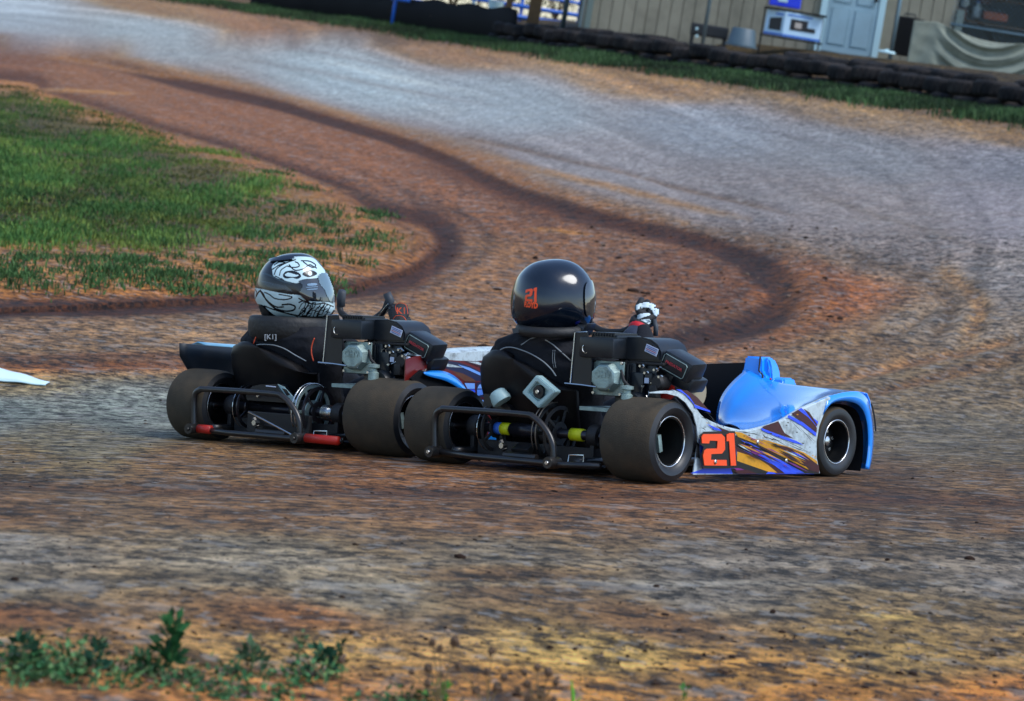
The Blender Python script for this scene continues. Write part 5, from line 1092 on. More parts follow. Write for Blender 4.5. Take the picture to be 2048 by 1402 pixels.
EB = [([(370, 250), (620, 215), (1480, 165), (1430, 300), (1180, 330), (900, 320), (600, 300), (420, 330)], M_WHITEB), ([(400, 285), (640, 310), (900, 345), (1100, 410), (1300, 520), (1420, 620), (1200, 640), (1000, 600), (800, 470), (600, 400), (410, 380)], M_DNAVY),
      ([(410, 330), (560, 330), (820, 385), (1000, 430), (760, 420), (600, 385), (420, 370)], M_WHITEB), ([(420, 390), (600, 415), (820, 480), (980, 580), (1000, 640), (850, 560), (640, 470), (420, 450)], M_REDD), ([(820, 480), (980, 520), (1150, 610), (1180, 650), (1000, 640)], mat('decal_brown', srgb(90, 52, 30), .4)),
      ([(900, 380), (1080, 430), (1250, 510), (1400, 605), (1380, 612), (1200, 530), (1000, 440)], M_LBLUE), ([(1000, 330), (1250, 330), (1420, 380), (1520, 560), (1540, 640), (1420, 560), (1250, 430)], M_MAROON), ([(1050, 335), (1220, 340), (1330, 400), (1250, 390)], M_WHITEB), ([(1300, 345), (1400, 370), (1430, 420), (1380, 400)], M_WHITEB),
      ([(1000, 650), (1180, 655), (1600, 640), (1640, 780), (1600, 1100), (1000, 1100)], M_MAROON), ([(1005, 670), (1165, 675), (1165, 760), (1050, 760)], M_LBLUE), ([(1050, 768), (1165, 772), (1175, 815), (1090, 812)], M_ROYAL),
      ([(1195, 680), (1260, 650), (1500, 650), (1580, 700), (1600, 760), (1600, 860), (1480, 880), (1190, 890)], M_DNAVY), ([(1205, 755), (1230, 700), (1290, 675), (1480, 675), (1550, 700), (1580, 755)], M_LBLUE), ([(1200, 772), (1570, 768), (1570, 810), (1320, 815), (1290, 850), (1205, 870)], mat('decal_mid_blue', srgb(74, 126, 220), .4)), ([(1220, 930), (1310, 935), (1320, 1000), (1250, 990)], M_LBLUE)]
decals('side_graphic', EB, XB, spb, KB, C7)
# rear arch lip in bright blue, black below
b = MB(); P = []
lipo = [loc(KB, 800+x/7.788, 680+y/7.788, X=XB+.02) for x, y in [(370, 490), (520, 475), (700, 490), (850, 560), (960, 660), (1040, 770)]]; lo_ = crv([tuple(p) for p in lipo], 4)
P = [[Vector(p)+Vector((0, 0, 0)) for p in lo_], [Vector(p)+Vector((.012, -.01, -.016*math.sin(math.pi*i/len(lo_))-.002)) for i, p in enumerate(lo_)], [Vector(p)+Vector((.014, -.02, -.030*math.sin(math.pi*i/len(lo_))**.6-.003)) for i, p in enumerate(lo_)]]
b.grid(P); b.build('arch_lip', M_BLUE, kB, smooth=True, solid=.003)
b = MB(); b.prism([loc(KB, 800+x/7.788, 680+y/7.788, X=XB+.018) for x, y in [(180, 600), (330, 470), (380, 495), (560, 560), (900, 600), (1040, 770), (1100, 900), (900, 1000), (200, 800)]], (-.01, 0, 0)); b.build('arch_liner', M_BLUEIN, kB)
for k in range(4):
    b = MB(); a0 = loc(KB, 800+(215+45*k)/7.788, 680+(600-25*k)/7.788, X=XB+.01); b.tube([a0+Vector((0, 0, -.02)), a0+Vector((0, .004, .0)), a0+Vector((0, .02, .016))], .004, 6); b.build('liner_rib', M_ENG, kB)
p = loc(KB, 800+130/7.788, 680+285/7.788, X=XB-.02); b = MB(); b.box(p, (.01, .014, .012), bev=.002); b.build('white_clip', M_STK, kB)
b = MB(); b.tube([loc(KB, 812, 712, X=XB-.02), loc(KB, 815, 706, X=XB-.02), loc(KB, 845, 712, X=XB-.02), loc(KB, 852, 725, X=XB-.02)], .003, 5); b.build('wire_bracket', M_CHROME, kB)
# left side panel: dark inside, pale lip
b = MB(); P = []
LPt = [(-.10, .362), (.1, .353), (.35, .345), (.7, .34), (1.1, .33), (1.3, .3)]
LT = crv(LPt, 4)
b.grid([[(-.50, y, z) for y, z in LT], [(-.515, y+.02, z-.05) for y, z in LT], [(-.55, y+.12*(1-min(1, max(0, y/.6)))+.02, z-.14) for y, z in LT], [(-.56, y+.22*(1-min(1, max(0, y/.6)))+.02, .04) for y, z in LT]])
lpb = b.build('left_side_panel', mat('panel_slate', srgb(18, 30, 42), .4, dirt=srgb(70, 66, 60), dirt_amt=.25, dscale=9), kB, smooth=True, solid=.004)
b = MB(); b.grid([[(-.498, y, z+.002) for y, z in LT[3:]], [(-.54, y, z+.012) for y, z in LT[3:]], [(-.575, y, z+.0) for y, z in LT[3:]]]); b.build('panel_top', mat('panel_pale_blue', srgb(120, 176, 205), .3), lpb, smooth=True, solid=.004)
# chain guard with slots, printed plate, white wedge
q = lambda x, y, Y: loc(KB, 320+x/3.793, 700+y/3.793, Y=Y)
b = MB(); b.prism([q(x, y, -.06) for x, y in [(650, 350), (665, 310), (700, 275), (760, 262), (880, 260), (905, 300), (960, 370), (950, 400), (660, 380)]], (0, .06, 0)); cg = b.build('chain_guard', M_ENG, kB, auto=30)
for (x0, y0, x1, y1) in ((805, 273, 878, 281), (828, 320, 900, 330)):
    b = MB(); b.tube([q(x0, y0, -.064), q(x1, y1, -.064)], .0022, 6); b.build('slot', M_STK, cg)
bolt(cg, q(745, 348, -.062), .007)
b = MB(); b.prism([q(x, y, -.05) for x, y in [(890, 258), (940, 280), (1000, 345), (1045, 408), (960, 390)]], (0, .004, 0)); pp = b.build('printed_plate', M_PALE, kB)
b = MB(); b.prism([q(x, y, -.052) for x, y in [(925, 290), (960, 300), (985, 340), (960, 345)]], (0, .001, 0)); b.build('printed_mark', M_BLK, pp)
b = MB(); b.prism([q(x, y, .0) for x, y in [(730, 172), (690, 245), (700, 280), (770, 272), (775, 240)]], (0, .01, 0)); b.build('white_wedge', M_PALE, kB)
b = MB(); b.box((-.02, -.06, .085), (.30, .02, .08), bev=.004); b.build('belly_plate', M_DARK, kB)
# ------------------------------------------------------------------ drivers
from mathutils.bvhtree import BVHTree
def skin_body(name, V, Eg, Rd, m, parent, sub=2, root=0):
    me = bpy.data.meshes.new(name); me.from_pydata([tuple(v) for v in V], Eg, []); o = bpy.data.objects.new(name, me); COL.objects.link(o)
    sk = o.modifiers.new('s', 'SKIN'); sk.use_smooth_shade = True
    for i, r_ in enumerate(Rd): me.skin_vertices[0].data[i].radius = (r_ if not hasattr(r_, '__len__') else r_) if hasattr(r_, '__len__') else (r_, r_)
    for i in range(len(V)): me.skin_vertices[0].data[i].use_root = (i == root)
    ss = o.modifiers.new('ss', 'SUBSURF'); ss.levels = sub; ss.render_levels = sub
    dg = bpy.context.evaluated_depsgraph_get(); me2 = bpy.data.meshes.new_from_object(o.evaluated_get(dg)); bpy.data.objects.remove(o)
    me2.materials.clear(); me2.materials.append(m); me2.shade_smooth(); return link(name, me2, parent)
# side silhouettes of the helmets in crop pixels (facing right)
HB = [(560, 82), (680, 100), (780, 165), (850, 262), (900, 360), (932, 470), (940, 560), (940, 640), (900, 690), (800, 715), (700, 735), (590, 742), (420, 722), (300, 735), (225, 700), (190, 640), (165, 590), (128, 520), (128, 430), (150, 340), (190, 250), (270, 160), (400, 100)]
def tribal(s, t):
    """paint of the far helmet in crop pixels: arrays x, y -> colour"""
    Wt = np.array(srgb(196, 222, 226)[:3]); Bk = np.array([.007, .009, .012]); n = s.shape
    col = np.broadcast_to(Bk, n+(3,)).copy()
    def fill(poly, c):
        m = inside(s, t, crv(poly, 5, closed=True)); col[m] = c
    def line(pts, w_, c, closed=False):
        d, _ = dist_poly(s, t, crv(pts, 6, closed)); col[d < w_] = c
    # crown, white flame field
    fill([(330, 200), (420, 140), (560, 120), (720, 130), (800, 200), (850, 265), (830, 320), (740, 330), (640, 340), (590, 375), (500, 360), (430, 340), (350, 310), (330, 260)], Wt)
    line([(345, 200), (400, 170), (470, 180)], 5, Bk); line([(330, 240), (400, 200), (450, 185)], 6, Bk); line([(350, 290), (380, 230), (470, 180), (560, 150)], 6, Bk)
    line([(480, 210), (540, 225), (600, 215), (590, 185), (560, 170)], 6, Bk); line([(500, 200), (560, 250), (640, 240), (700, 200), (740, 215), (770, 230)], 6, Bk); line([(620, 160), (700, 165), (760, 200), (740, 225), (690, 205), (640, 170)], 6, Bk)
    fill([(440, 300), (470, 262), (540, 255), (600, 275), (625, 310), (590, 335), (540, 325), (470, 330)], Bk); fill([(462, 290), (500, 275), (560, 290), (600, 300), (560, 315), (480, 308)], Wt); line([(430, 330), (450, 350), (520, 372)], 5, Bk)
    fill([(635, 290), (680, 255), (740, 255), (780, 285), (740, 310), (690, 318)], Bk); d = np.hypot(s-712, t-284); col[d < 20] = Wt
    line([(405, 300), (420, 250), (470, 215)], 5, Bk); line([(360, 305), (450, 345)], 5, Bk)
    # top and rear vents
    line([(285, 155), (340, 155), (420, 160), (520, 150)], 9, Bk); line([(180, 285), (240, 280), (330, 310), (420, 350), (520, 372)], 8, np.array([.03, .05, .06]))
    fill([(440, 150), (500, 115), (560, 110), (510, 140)], Wt*.7)
    # grey streaks in the black band
    for k in range(9): line([(190+14*k, 345+9*k), (330+16*k, 372+8*k), (470+10*k, 400+7*k)], 1.6, np.array([.05, .07, .09]))
    # white lower field
    fill([(110, 430), (200, 425), (330, 450), (470, 475), (640, 495), (660, 535), (760, 550), (940, 560), (970, 600), (950, 690), (830, 730), (650, 760), (500, 735), (380, 690), (250, 610), (180, 580), (100, 580)], Wt)
    fill([(100, 575), (230, 585), (330, 660), (480, 740), (500, 790), (250, 780), (80, 700)], Bk); fill([(250, 600), (330, 630), (480, 680), (640, 720), (760, 730), (600, 765), (450, 740), (330, 670)], Wt)
    line([(200, 440), (240, 500), (300, 560), (370, 600), (440, 600)], 7, Bk); line([(150, 500), (190, 450), (230, 470), (270, 540), (350, 610), (450, 640), (540, 630), (555, 595), (500, 575), (430, 580)], 8, Bk); line([(250, 460), (300, 480), (360, 520), (470, 530), (530, 505), (400, 480)], 6, Bk)
    line([(240, 590), (340, 625), (480, 665), (600, 690), (700, 700)], 7, Bk); line([(135, 430), (160, 460), (140, 520)], 5, Bk); line([(560, 700), (640, 640), (700, 560), (640, 545), (600, 560)], 7, Bk)
    for k, (x, y) in enumerate([(640, 590), (690, 620), (740, 590), (790, 630), (830, 590), (700, 660), (770, 670), (860, 650), (640, 640), (880, 610)]):
        line([(x-45, y+30), (x-10, y-20), (x+25, y-25), (x+10, y+15), (x-20, y+40), (x+15, y+45)], 4.2, Bk)
    line([(600, 520), (680, 560), (760, 575), (850, 570), (930, 600)], 6, Bk); line([(650, 700), (800, 700), (900, 680), (935, 640)], 7, Bk); line([(740, 560), (720, 620), (660, 690)], 6, Bk); line([(860, 570), (800, 640), (760, 700)], 6, Bk)
    return col
def helmet(parent, c, yaw, pitch, outline, sc_m, W_, paint=None, m=None, ctr=(535, 412), zk=1.0):
    """outline in crop px; sc_m metres per crop px; returns shell and its BVH in parent space"""
    O = np.array(crv(outline, 10, closed=True)); na = 460 if paint else 260; ang = np.arctan2(-(O[:, 1]-ctr[1]), O[:, 0]-ctr[0]); rr = np.hypot(O[:, 0]-ctr[0], O[:, 1]-ctr[1]); o_ = np.argsort(ang); ang, rr = ang[o_], rr[o_]
    A_ = np.linspace(-np.pi, np.pi, na, endpoint=False); RR = np.interp(A_, ang, rr, period=2*np.pi); nf = 221 if paint else 61; ph = np.linspace(.02, np.pi-.02, nf)
    s = np.sin(ph)[:, None]**.88; S = ctr[0]+RR[None]*np.cos(A_)[None]*s; Tt = ctr[1]-RR[None]*np.sin(A_)[None]*s; low = np.clip((Tt-ctr[1]-90)/260, 0, 1)
    Lx = (W_*np.cos(ph))[:, None]*(1-.22*low**1.5)
    q = np.stack([Lx, (S-ctr[0])*sc_m, -(Tt-ctr[1])*sc_m*zk], -1)
    Rm = Matrix.Translation(Vector(c)) @ Matrix.Rotation(-yaw, 4, 'Z') @ Matrix.Rotation(-pitch, 4, 'X')
    Rn = np.array(Rm); q = q @ Rn[:3, :3].T + Rn[:3, 3]
    idx = np.arange(nf*na).reshape(nf, na); f = np.stack([idx[:-1], np.roll(idx, -1, 1)[:-1], np.roll(idx, -1, 1)[1:], idx[1:]], -1).reshape(-1, 4)
    faces = [tuple(int(i) for i in r) for r in f] + [tuple(int(i) for i in idx[0][::-1]), tuple(int(i) for i in idx[-1])]
    me = bpy.data.meshes.new('helmet'); me.from_pydata([tuple(v) for v in q.reshape(-1, 3)], [], faces); me.validate()
    bmx = bmesh.new(); bmx.from_mesh(me); bmesh.ops.recalc_face_normals(bmx, faces=bmx.faces); bvh = BVHTree.FromBMesh(bmx); bmx.to_mesh(me); bmx.free()
    if paint is not None:
        C = paint(S, Tt); a = me.color_attributes.new('tint', 'FLOAT_COLOR', 'POINT'); a.data.foreach_set('color', np.concatenate([C.reshape(-1, 3), np.ones((nf*na, 1))], 1).astype(np.float32).ravel())
    me.materials.append(m); me.shade_smooth(); o = link('helmet', me, parent); return o, bvh, Rm
def on_shell(bvh, c, pt, off):
    """push a point near the shell onto it, from the helmet centre outward"""
    c = Vector(c); d = (Vector(pt)-c).normalized(); h_ = bvh.ray_cast(c+d*.6, -d)
    return (h_[0]+d*off) if h_[0] is not None else Vector(pt)
def wrap(name, me, bvh, c, o, ex, ey, m, parent, off=.0012, cuts=1):
    bmx = bmesh.new(); bmx.from_mesh(me); bmesh.ops.triangulate(bmx, faces=bmx.faces[:])
    bmesh.ops.subdivide_edges(bmx, edges=bmx.edges[:], cuts=cuts)
    for v in bmx.verts: v.co = on_shell(bvh, c, Vector(o)+Vector(ex)*v.co.x+Vector(ey)*v.co.y, off)
    bmx.to_mesh(me); bmx.free(); me.materials.clear(); me.materials.append(m); return link(name, me, parent)
def poly_mesh(polys):
    b = MB()
    for p in polys: b.face([b.bm.verts.new((x, y, 0)) for x, y in p])
    me = bpy.data.meshes.new('poly'); b.bm.to_mesh(me); b.bm.free(); return me
def patch(name, bvh, c, Rm, outline, ctr, sc_m, side, m, parent, off, n=28, W_=.13):
    """a shape traced on the helmet's side, laid over the shell"""
    O = np.array(crv(outline, 4, closed=True)); lo_, hi_ = O.min(0), O.max(0); b = MB(); nx, ny = n, n; V = {}
    for i in range(nx+1):
        for j in range(ny+1):
            V[i, j] = (lo_[0]+(hi_[0]-lo_[0])*i/nx, lo_[1]+(hi_[1]-lo_[1])*j/ny)
    vb = {}
    def vert(k):
        if k not in vb:
            x, y = V[k]; p = Rm @ Vector((side*.3, (x-ctr[0])*sc_m, -(y-ctr[1])*sc_m)); q = Rm @ Vector((0, (x-ctr[0])*sc_m, -(y-ctr[1])*sc_m)); d = (q-p).normalized(); h_ = bvh.ray_cast(p, d)
            vb[k] = b.bm.verts.new(h_[0]-d*off+(h_[0]-Vector(c)).normalized()*off) if h_[0] is not None else None
        return vb[k]
    for i in range(nx):
        for j in range(ny):
            cx = (V[i, j][0]+V[i+1, j+1][0])/2; cy = (V[i, j][1]+V[i+1, j+1][1])/2
            if inside(np.array([cx]), np.array([cy]), O)[0]:
                vs = [vert((i, j)), vert((i+1, j)), vert((i+1, j+1)), vert((i, j+1))]
                if all(v is not None for v in vs): b.face(vs)
    return b.build(name, m, parent, smooth=True)
M_HBLACK = mat('helmet_black', (.004, .009, .019), .16, spec=.5, coat=.5, dirt=srgb(40, 50, 60), dirt_amt=.25, dscale=7)
def helmet_paint_mat():
    m = tint_mat('helmet_paint', .22, .4); m.node_tree.nodes['Principled BSDF'].inputs['Coat Weight'].default_value = .35; return m
M_HPAINT = helmet_paint_mat()
M_VISOR = mat('visor', (.012, .016, .02), .06, spec=.8, coat=1.0); M_VISC = mat('visor_clear', srgb(92, 116, 126), .06, spec=.8, coat=1.0)
def hand(parent, wrist, knuck, grip_axis, curl, m_palm, m_back, side, name='glove', size=1.0):
    """gloved hand closed on a grip; wrist->knuck gives the palm, fingers curl towards curl"""
    w_, k_ = Vector(wrist), Vector(knuck); d = (k_-w_).normalized(); a = Vector(grip_axis).normalized(); a = (a-d*a.dot(d)).normalized(); c = Vector(curl); c = (c-d*c.dot(d)-a*c.dot(a)).normalized()
    V = [w_-d*.03, w_, w_+d*.035*size]; Eg = [(0, 1), (1, 2)]; Rd = [(.025, .022), (.025, .018), (.034, .017)]
    ln = [.078, .088, .083, .066]
    for i in range(4):
        s_ = (i-1.5)*.0185*size; base = k_+a*s_; L_ = ln[i]*size
        p0 = base; p1 = p0+d*L_*.34+c*L_*.10; p2 = p1+c*L_*.36+d*L_*.06; p3 = p2+c*L_*.12-d*L_*.26
        n0 = len(V); V += [p0, p1, p2, p3]; Eg += [(2, n0), (n0, n0+1), (n0+1, n0+2), (n0+2, n0+3)]; Rd += [.0115*size, .0105*size, .0098*size, .0085*size]
    s_ = -side; n0 = len(V); t0 = w_+d*.02+a*s_*.024*size; V += [t0, t0+a*s_*.016+c*.014+d*.018, t0+c*.035+d*.034+a*s_*.004]; Eg += [(1, n0), (n0, n0+1), (n0+1, n0+2)]; Rd += [.014*size, .0115*size, .0095*size]
    g_ = skin_body(name, V, Eg, Rd, m_palm, parent, 2, 1)
    # pale back-of-hand panels
    b = MB(); P = []
    for i in range(7):
        t = i/6; P.append([w_+d*(.005+.075*t*size)+a*(j/8-.5)*.060*size-c*(.0205+.004*math.sin(math.pi*t)-.010*abs(j/4-1)**2) for j in range(9)])
    if m_back is not None: b.grid(P); b.build('back_panel', m_back, g_, smooth=True, solid=.003)
    return g_, d, a, c
def body(parent, cx, hy, RH, LH, suit, lean=0):
    """seated driver: one continuous body"""
    V = [(cx, .24, .13), (cx, .20, .20), (cx, .155, .30), (cx, .125, .375), (cx, .115, .43), (cx, .11, .485), (cx+.01, .12, .56),
         (cx+.13, .135, .405), (cx+.195, .15, .385), (cx+.27, .30, .31), tuple(RH[0]), tuple(RH[1]),
         (cx-.13, .135, .405), (cx-.185, .15, .375), (cx-.23, .32, .30), tuple(LH[0]), tuple(LH[1]),
         (cx+.08, .30, .13), (cx+.13, .58, .25), (cx+.10, .88, .12), (cx+.10, .93, .07), (cx+.10, 1.06, .12),
         (cx-.08, .30, .13), (cx-.14, .58, .25), (cx-.12, .88, .12), (cx-.12, .93, .07), (cx-.12, 1.06, .12)]
    Eg = [(0, 1), (1, 2), (2, 3), (3, 4), (4, 5), (5, 6), (3, 7), (7, 8), (8, 9), (9, 10), (10, 11), (3, 12), (12, 13), (13, 14), (14, 15), (15, 16), (0, 17), (17, 18), (18, 19), (19, 20), (20, 21), (0, 22), (22, 23), (23, 24), (24, 25), (25, 26)]
    Rd = [(.135, .10), (.135, .095), (.145, .10), (.15, .095), (.10, .075), .058, .075, .075, .068, .050, .040, .032, .075, .068, .050, .040, .032, .085, .062, .042, .042, .035, .085, .062, .042, .042, .035]
    return skin_body('body', V, Eg, Rd, suit, parent, 2, 0)
# ---------------- near driver
pA = empty('person', 'driver in a black suit and glossy black helmet numbered 21, seated in the blue kart', 'person', mat4(*KA))
cxA = -.115
gw = loc(KA, 1283, 655, Y=.56); gk = loc(KA, 1288, 632, Y=.585)
bA = body(pA, cxA, .1, [(.045, .50, .45), tuple(gw)], [(-.36, .48, .40), (-.36, .56, .44)], M_SUIT)
# shoulders and back of the suit as a fuller jacket
def jacket(parent, cx, m, pts_rows):
    b = MB(); P = []
    for (z, w_, yb, yf) in crv(pts_rows, 5):
        row = []
        for k in range(72):
            a = 2*math.pi*k/72; c, s = math.cos(a), math.sin(a); e_ = .75
            x = cx+w_*math.copysign(abs(c)**e_, c); y = (yb+yf)/2+(yf-yb)/2*math.copysign(abs(s)**e_, s)
            f_ = .014*abs(noise.noise(Vector((x*9+3, y*9, z*22))))+.005*noise.noise(Vector((x*30, y*30, z*14))); row.append((x-c*f_*1.4, y-s*f_*1.4, z+.005*noise.noise(Vector((x*14, y*14, z*14)))))
        row.append(row[0]); P.append(row)
    b.grid(P); return b.build('jacket', m, parent, smooth=True)
jA = jacket(bA, cxA+.02, M_SUIT, [(.15, .17, .06, .30), (.24, .20, .03, .28), (.32, .215, .0, .26), (.38, .220, -.02, .25), (.42, .208, -.02, .24), (.448, .175, -.01, .23), (.468, .12, .01, .21), (.482, .08, .03, .19), (.50, .065, .05, .18)])
yb_ = -.03
def piping(parent, K, pts, r_=.0022, m=None, name='piping', bv=None):
    P = []
    for x, y in pts:
        q = loc(K, x, y, Y=-.03)
        if bv is not None:
            o = np.array(K[0]).T @ (CAMP-K[1]); o = Vector(o); d = (q-o).normalized(); h_ = bv.ray_cast(o, d); q = (h_[0]-d*.002) if h_[0] is not None else q
        P.append(tuple(q))
    b = MB(); b.tube(crv(P, 5), r_, 6); return b.build(name, m or M_PIPE, parent, smooth=True)
def bvh_of(o):
    bm_ = bmesh.new(); bm_.from_mesh(o.data); t = BVHTree.FromBMesh(bm_); bm_.free(); return t
# seat back shell wraps the jacket: high rounded shield
def seat_back(kart, K, cx, rows, name='seat_back'):
    b = MB(); P = []
    for (z, w_, y) in rows:
        P.append([(cx+w_*math.sin(a), y+.09*(1-math.cos(a)), z) for a in np.linspace(-1.45, 1.45, 21)])
    b.grid(P); return b.build(name, M_SEAT, kart, smooth=True, solid=.005)
sbA = seat_back(kA, KA, cxA, [(.07, .17, .12), (.12, .185, .04), (.20, .205, -.005), (.28, .214, -.028), (.34, .212, -.040), (.38, .195, -.046), (.405, .15, -.05), (.418, .09, -.052), (.42, .03, -.053)])
# the upper rim of the shield falls from the left shoulder to the right
for v in sbA.data.vertices:
    if v.co.z > .30: v.co.z -= max(0, (v.co.x-cxA+.09))*.42*min(1, (v.co.z-.30)/.1)
bvS = bvh_of(sbA); bvJ = bvh_of(jA)
piping(jA, KA, [(1042, 690), (1070, 675), (1098, 684), (1118, 700), (1142, 722)], bv=bvJ); piping(jA, KA, [(1110, 700), (1109, 718), (1112, 736)], .0012, bv=bvJ); piping(jA, KA, [(1106, 700), (1105, 718), (1108, 736)], .0012, bv=bvJ)
piping(sbA, KA, [(1000, 700), (1012, 695), (1030, 696), (1060, 707), (1085, 722), (1102, 738), (1112, 752)], .0022, name='rim_piping', bv=None)
# padded neck collar
cN = loc(KA, 1108, 655, Y=.08)
b = MB(); ring_ = [(cN.x+.108*math.cos(a), cN.y-.01+.11*math.sin(a), cN.z-.006+.022*math.cos(a)*-.2+.012*math.sin(a)) for a in np.linspace(0, 2*math.pi, 41)[:-1]]; b.tube(ring_, .019, 12, closed=True); co = b.build('neck_collar', mat('collar', (.012, .012, .012), .6, bump=.3, bscale=60), bA, smooth=True)
b = MB(); b.prism([loc(KA, x, y, Y=-.045) for x, y in [(1024, 657), (1056, 653), (1057, 662), (1026, 667)]], (0, .002, 0)); b.build('collar_label', mat('collar_label', srgb(58, 66, 72), .5), co)
HAo = [(535, 60), (700, 85), (830, 190), (890, 320), (905, 430), (900, 540), (890, 640), (850, 720), (700, 745), (500, 740), (330, 720), (220, 680), (165, 600), (150, 480), (160, 360), (210, 220), (330, 110)]
scA = .285/740; hc = loc(KA, 1108, 596, Y=.095); yawA = rad(32)
hA, bvH, RmA = helmet(bA, hc, yawA, rad(2), HAo, scA, .138, None, M_HBLACK); hA['label'] = 'glossy black helmet with orange number 21'
# number on the helmet back
o_num = loc(KA, 1064, 590, Y=-.04); view = Vector(np.array(KA[0]).T @ (CAMR @ np.array([1., 0, 0]))); vup = Vector((0, 0, 1)) + view*.0
k_ = 1/C3[2]; s36 = (33/350.)/575
polys = [[((x-425)*s36, -(y-1010)*s36*.82) for x, y in dgp] for dgp in (D2, D1)]
wrap('race_number', poly_mesh(polys), bvH, hc, o_num, view, vup, M_ORANGE, hA, cuts=2)
tm_ = text_mesh('FLOYD', .0235, .0016, .80); o_n2 = loc(KA, 1064, 609, Y=-.04); wrap('driver_name', tm_, bvH, hc, o_n2, view, vup, M_ORANGE, hA, cuts=0)
for sd_ in (1, -1): patch('visor', bvH, hc, RmA, [(700, 300), (760, 240), (900, 250), (960, 400), (950, 540), (760, 560), (705, 450)], (535, 412), scA, sd_, M_VISOR, hA, .003, 64)
patch('helmet_scuff', bvH, hc, RmA, [(650, 610), (680, 595), (690, 610), (660, 630)], (535, 412), scA, 1, mat('scuff_blue', srgb(20, 32, 110), .3), hA, .002, 8)
b = MB(); pB = RmA @ Vector((.128, (760-535)*scA, -.09)); b.ball(pB, .0045); b.build('visor_screw', M_CHROME, hA, smooth=True)
b = MB(); s0 = loc(KA, 1168, 660, Y=.1); b.box(s0, (.035, .06, .028), Matrix.Rotation(.5, 3, 'Y'), bev=.006); b.box(s0+Vector((.024, 0, .012)), (.006, .05, .026), Matrix.Rotation(.5, 3, 'Y'), bev=.002); b.build('chin_buckle', M_ENG, hA, auto=30)
M_GWHITE = mat('glove_white', srgb(205, 222, 226), .6); M_GBLACK = mat('glove_black', (.010, .011, .013), .7, bump=.3, bscale=80); M_GRED = mat('glove_red', srgb(190, 22, 36), .6); M_SLEEVE = mat('sleeve_navy', srgb(34, 46, 66), .8, bump=.4, bscale=40)
def loft(name, sections, m, parent):
    b = MB(); b.tube([s[0] for s in sections], [s[1] for s in sections], 16); return b.build(name, m, parent, smooth=True)
gA, d_, a_, c_ = hand(bA, loc(KA, 1276, 650, Y=.56), loc(KA, 1290, 626, Y=.575), view, (0, 1, -.25), M_GBLACK, None, -1, size=1.2)
loft('sleeve', [(loc(KA, 1262, 690, Y=.50), .050), (loc(KA, 1268, 676, Y=.52), .044), (loc(KA, 1274, 664, Y=.54), .036)], M_SLEEVE, bA)
loft('red_cuff', [(loc(KA, 1272, 665, Y=.54), .034), (loc(KA, 1277, 655, Y=.55), .036), (loc(KA, 1279, 650, Y=.555), .032)], M_GRED, gA)
loft('wrist_band', [(loc(KA, 1276, 655, Y=.555), .037), (loc(KA, 1281, 643, Y=.565), .038), (loc(KA, 1283, 640, Y=.565), .033)], M_GBLACK, gA)
def cam_patch(name, K, bv, poly, m, parent, off=.002, n=16):
    """a traced patch laid over a surface, as seen from the camera's side"""
    O = np.array(crv(poly, 3, closed=True)); lo_, hi_ = O.min(0), O.max(0); b = MB(); vb = {}; o = Vector(np.array(K[0]).T @ (CAMP-K[1]))
    def vert(i, j):
        if (i, j) not in vb:
            q = loc(K, lo_[0]+(hi_[0]-lo_[0])*i/n, lo_[1]+(hi_[1]-lo_[1])*j/n, Y=.5); d = (q-o).normalized(); h_ = bv.ray_cast(o, d)
            vb[i, j] = b.bm.verts.new(h_[0]+h_[1]*off) if h_[0] is not None else None
        return vb[i, j]
    for i in range(n):
        for j in range(n):
            if inside(np.array([lo_[0]+(hi_[0]-lo_[0])*(i+.5)/n]), np.array([lo_[1]+(hi_[1]-lo_[1])*(j+.5)/n]), O)[0]:
                vs = [vert(i, j), vert(i+1, j), vert(i+1, j+1), vert(i, j+1)]
                if all(v is not None for v in vs): b.face(vs)
    return b.build(name, m, parent, smooth=True, solid=.0015)
bvG = bvh_of(gA)
for poly in ([(1266, 620), (1276, 609), (1294, 605), (1308, 609), (1316, 620), (1316, 632), (1307, 630), (1302, 619), (1288, 615), (1272, 622)], [(1268, 637), (1280, 628), (1298, 627), (1299, 631), (1286, 635), (1270, 641)], [(1270, 643), (1298, 638), (1298, 648), (1272, 650)]):
    cam_patch('glove_patch', KA, bvG, poly, M_GWHITE, gA)
gl, *_ = hand(bA, (-.36, .56, .44), (-.355, .60, .45), (0, .3, 1), (1, 0, 0), M_GBLACK, None, 1)
b = MB(); b.tube([loc(KA, 1311, 672, Y=.585), loc(KA, 1312, 655, Y=.585), loc(KA, 1308, 640, Y=.59)], .009, 10); b.build('grip_end', M_LEVER, kA, smooth=True)
# ---------------- far driver
pB = empty('person', 'driver in a black suit and white patterned helmet, seated in the red and white kart', 'person', mat4(*KB))
cxB = -.145
bB = body(pB, cxB, .1, [(.03, .50, .44), tuple(loc(KB, 795, 650, Y=.59))], [(-.40, .48, .40), (-.41, .56, .43)], M_SUIT)
jB = jacket(bB, cxB+.02, M_SUIT, [(.15, .17, .06, .30), (.24, .20, .03, .28), (.32, .212, .0, .26), (.38, .205, -.02, .25), (.41, .19, -.02, .24), (.44, .165, -.015, .23), (.455, .14, .0, .22), (.465, .10, .02, .2)])
sbB = seat_back(kB, KB, cxB, [(.07, .17, .12), (.12, .185, .04), (.20, .205, -.005), (.28, .214, -.028), (.33, .212, -.040), (.36, .195, -.046), (.378, .15, -.05), (.386, .09, -.052), (.388, .03, -.053)])
for v in sbB.data.vertices:
    if v.co.z > .28: v.co.z -= max(0, (v.co.x-cxB+.08))*.32*min(1, (v.co.z-.28)/.08)
b = MB()                                                              # tall padded neck collar
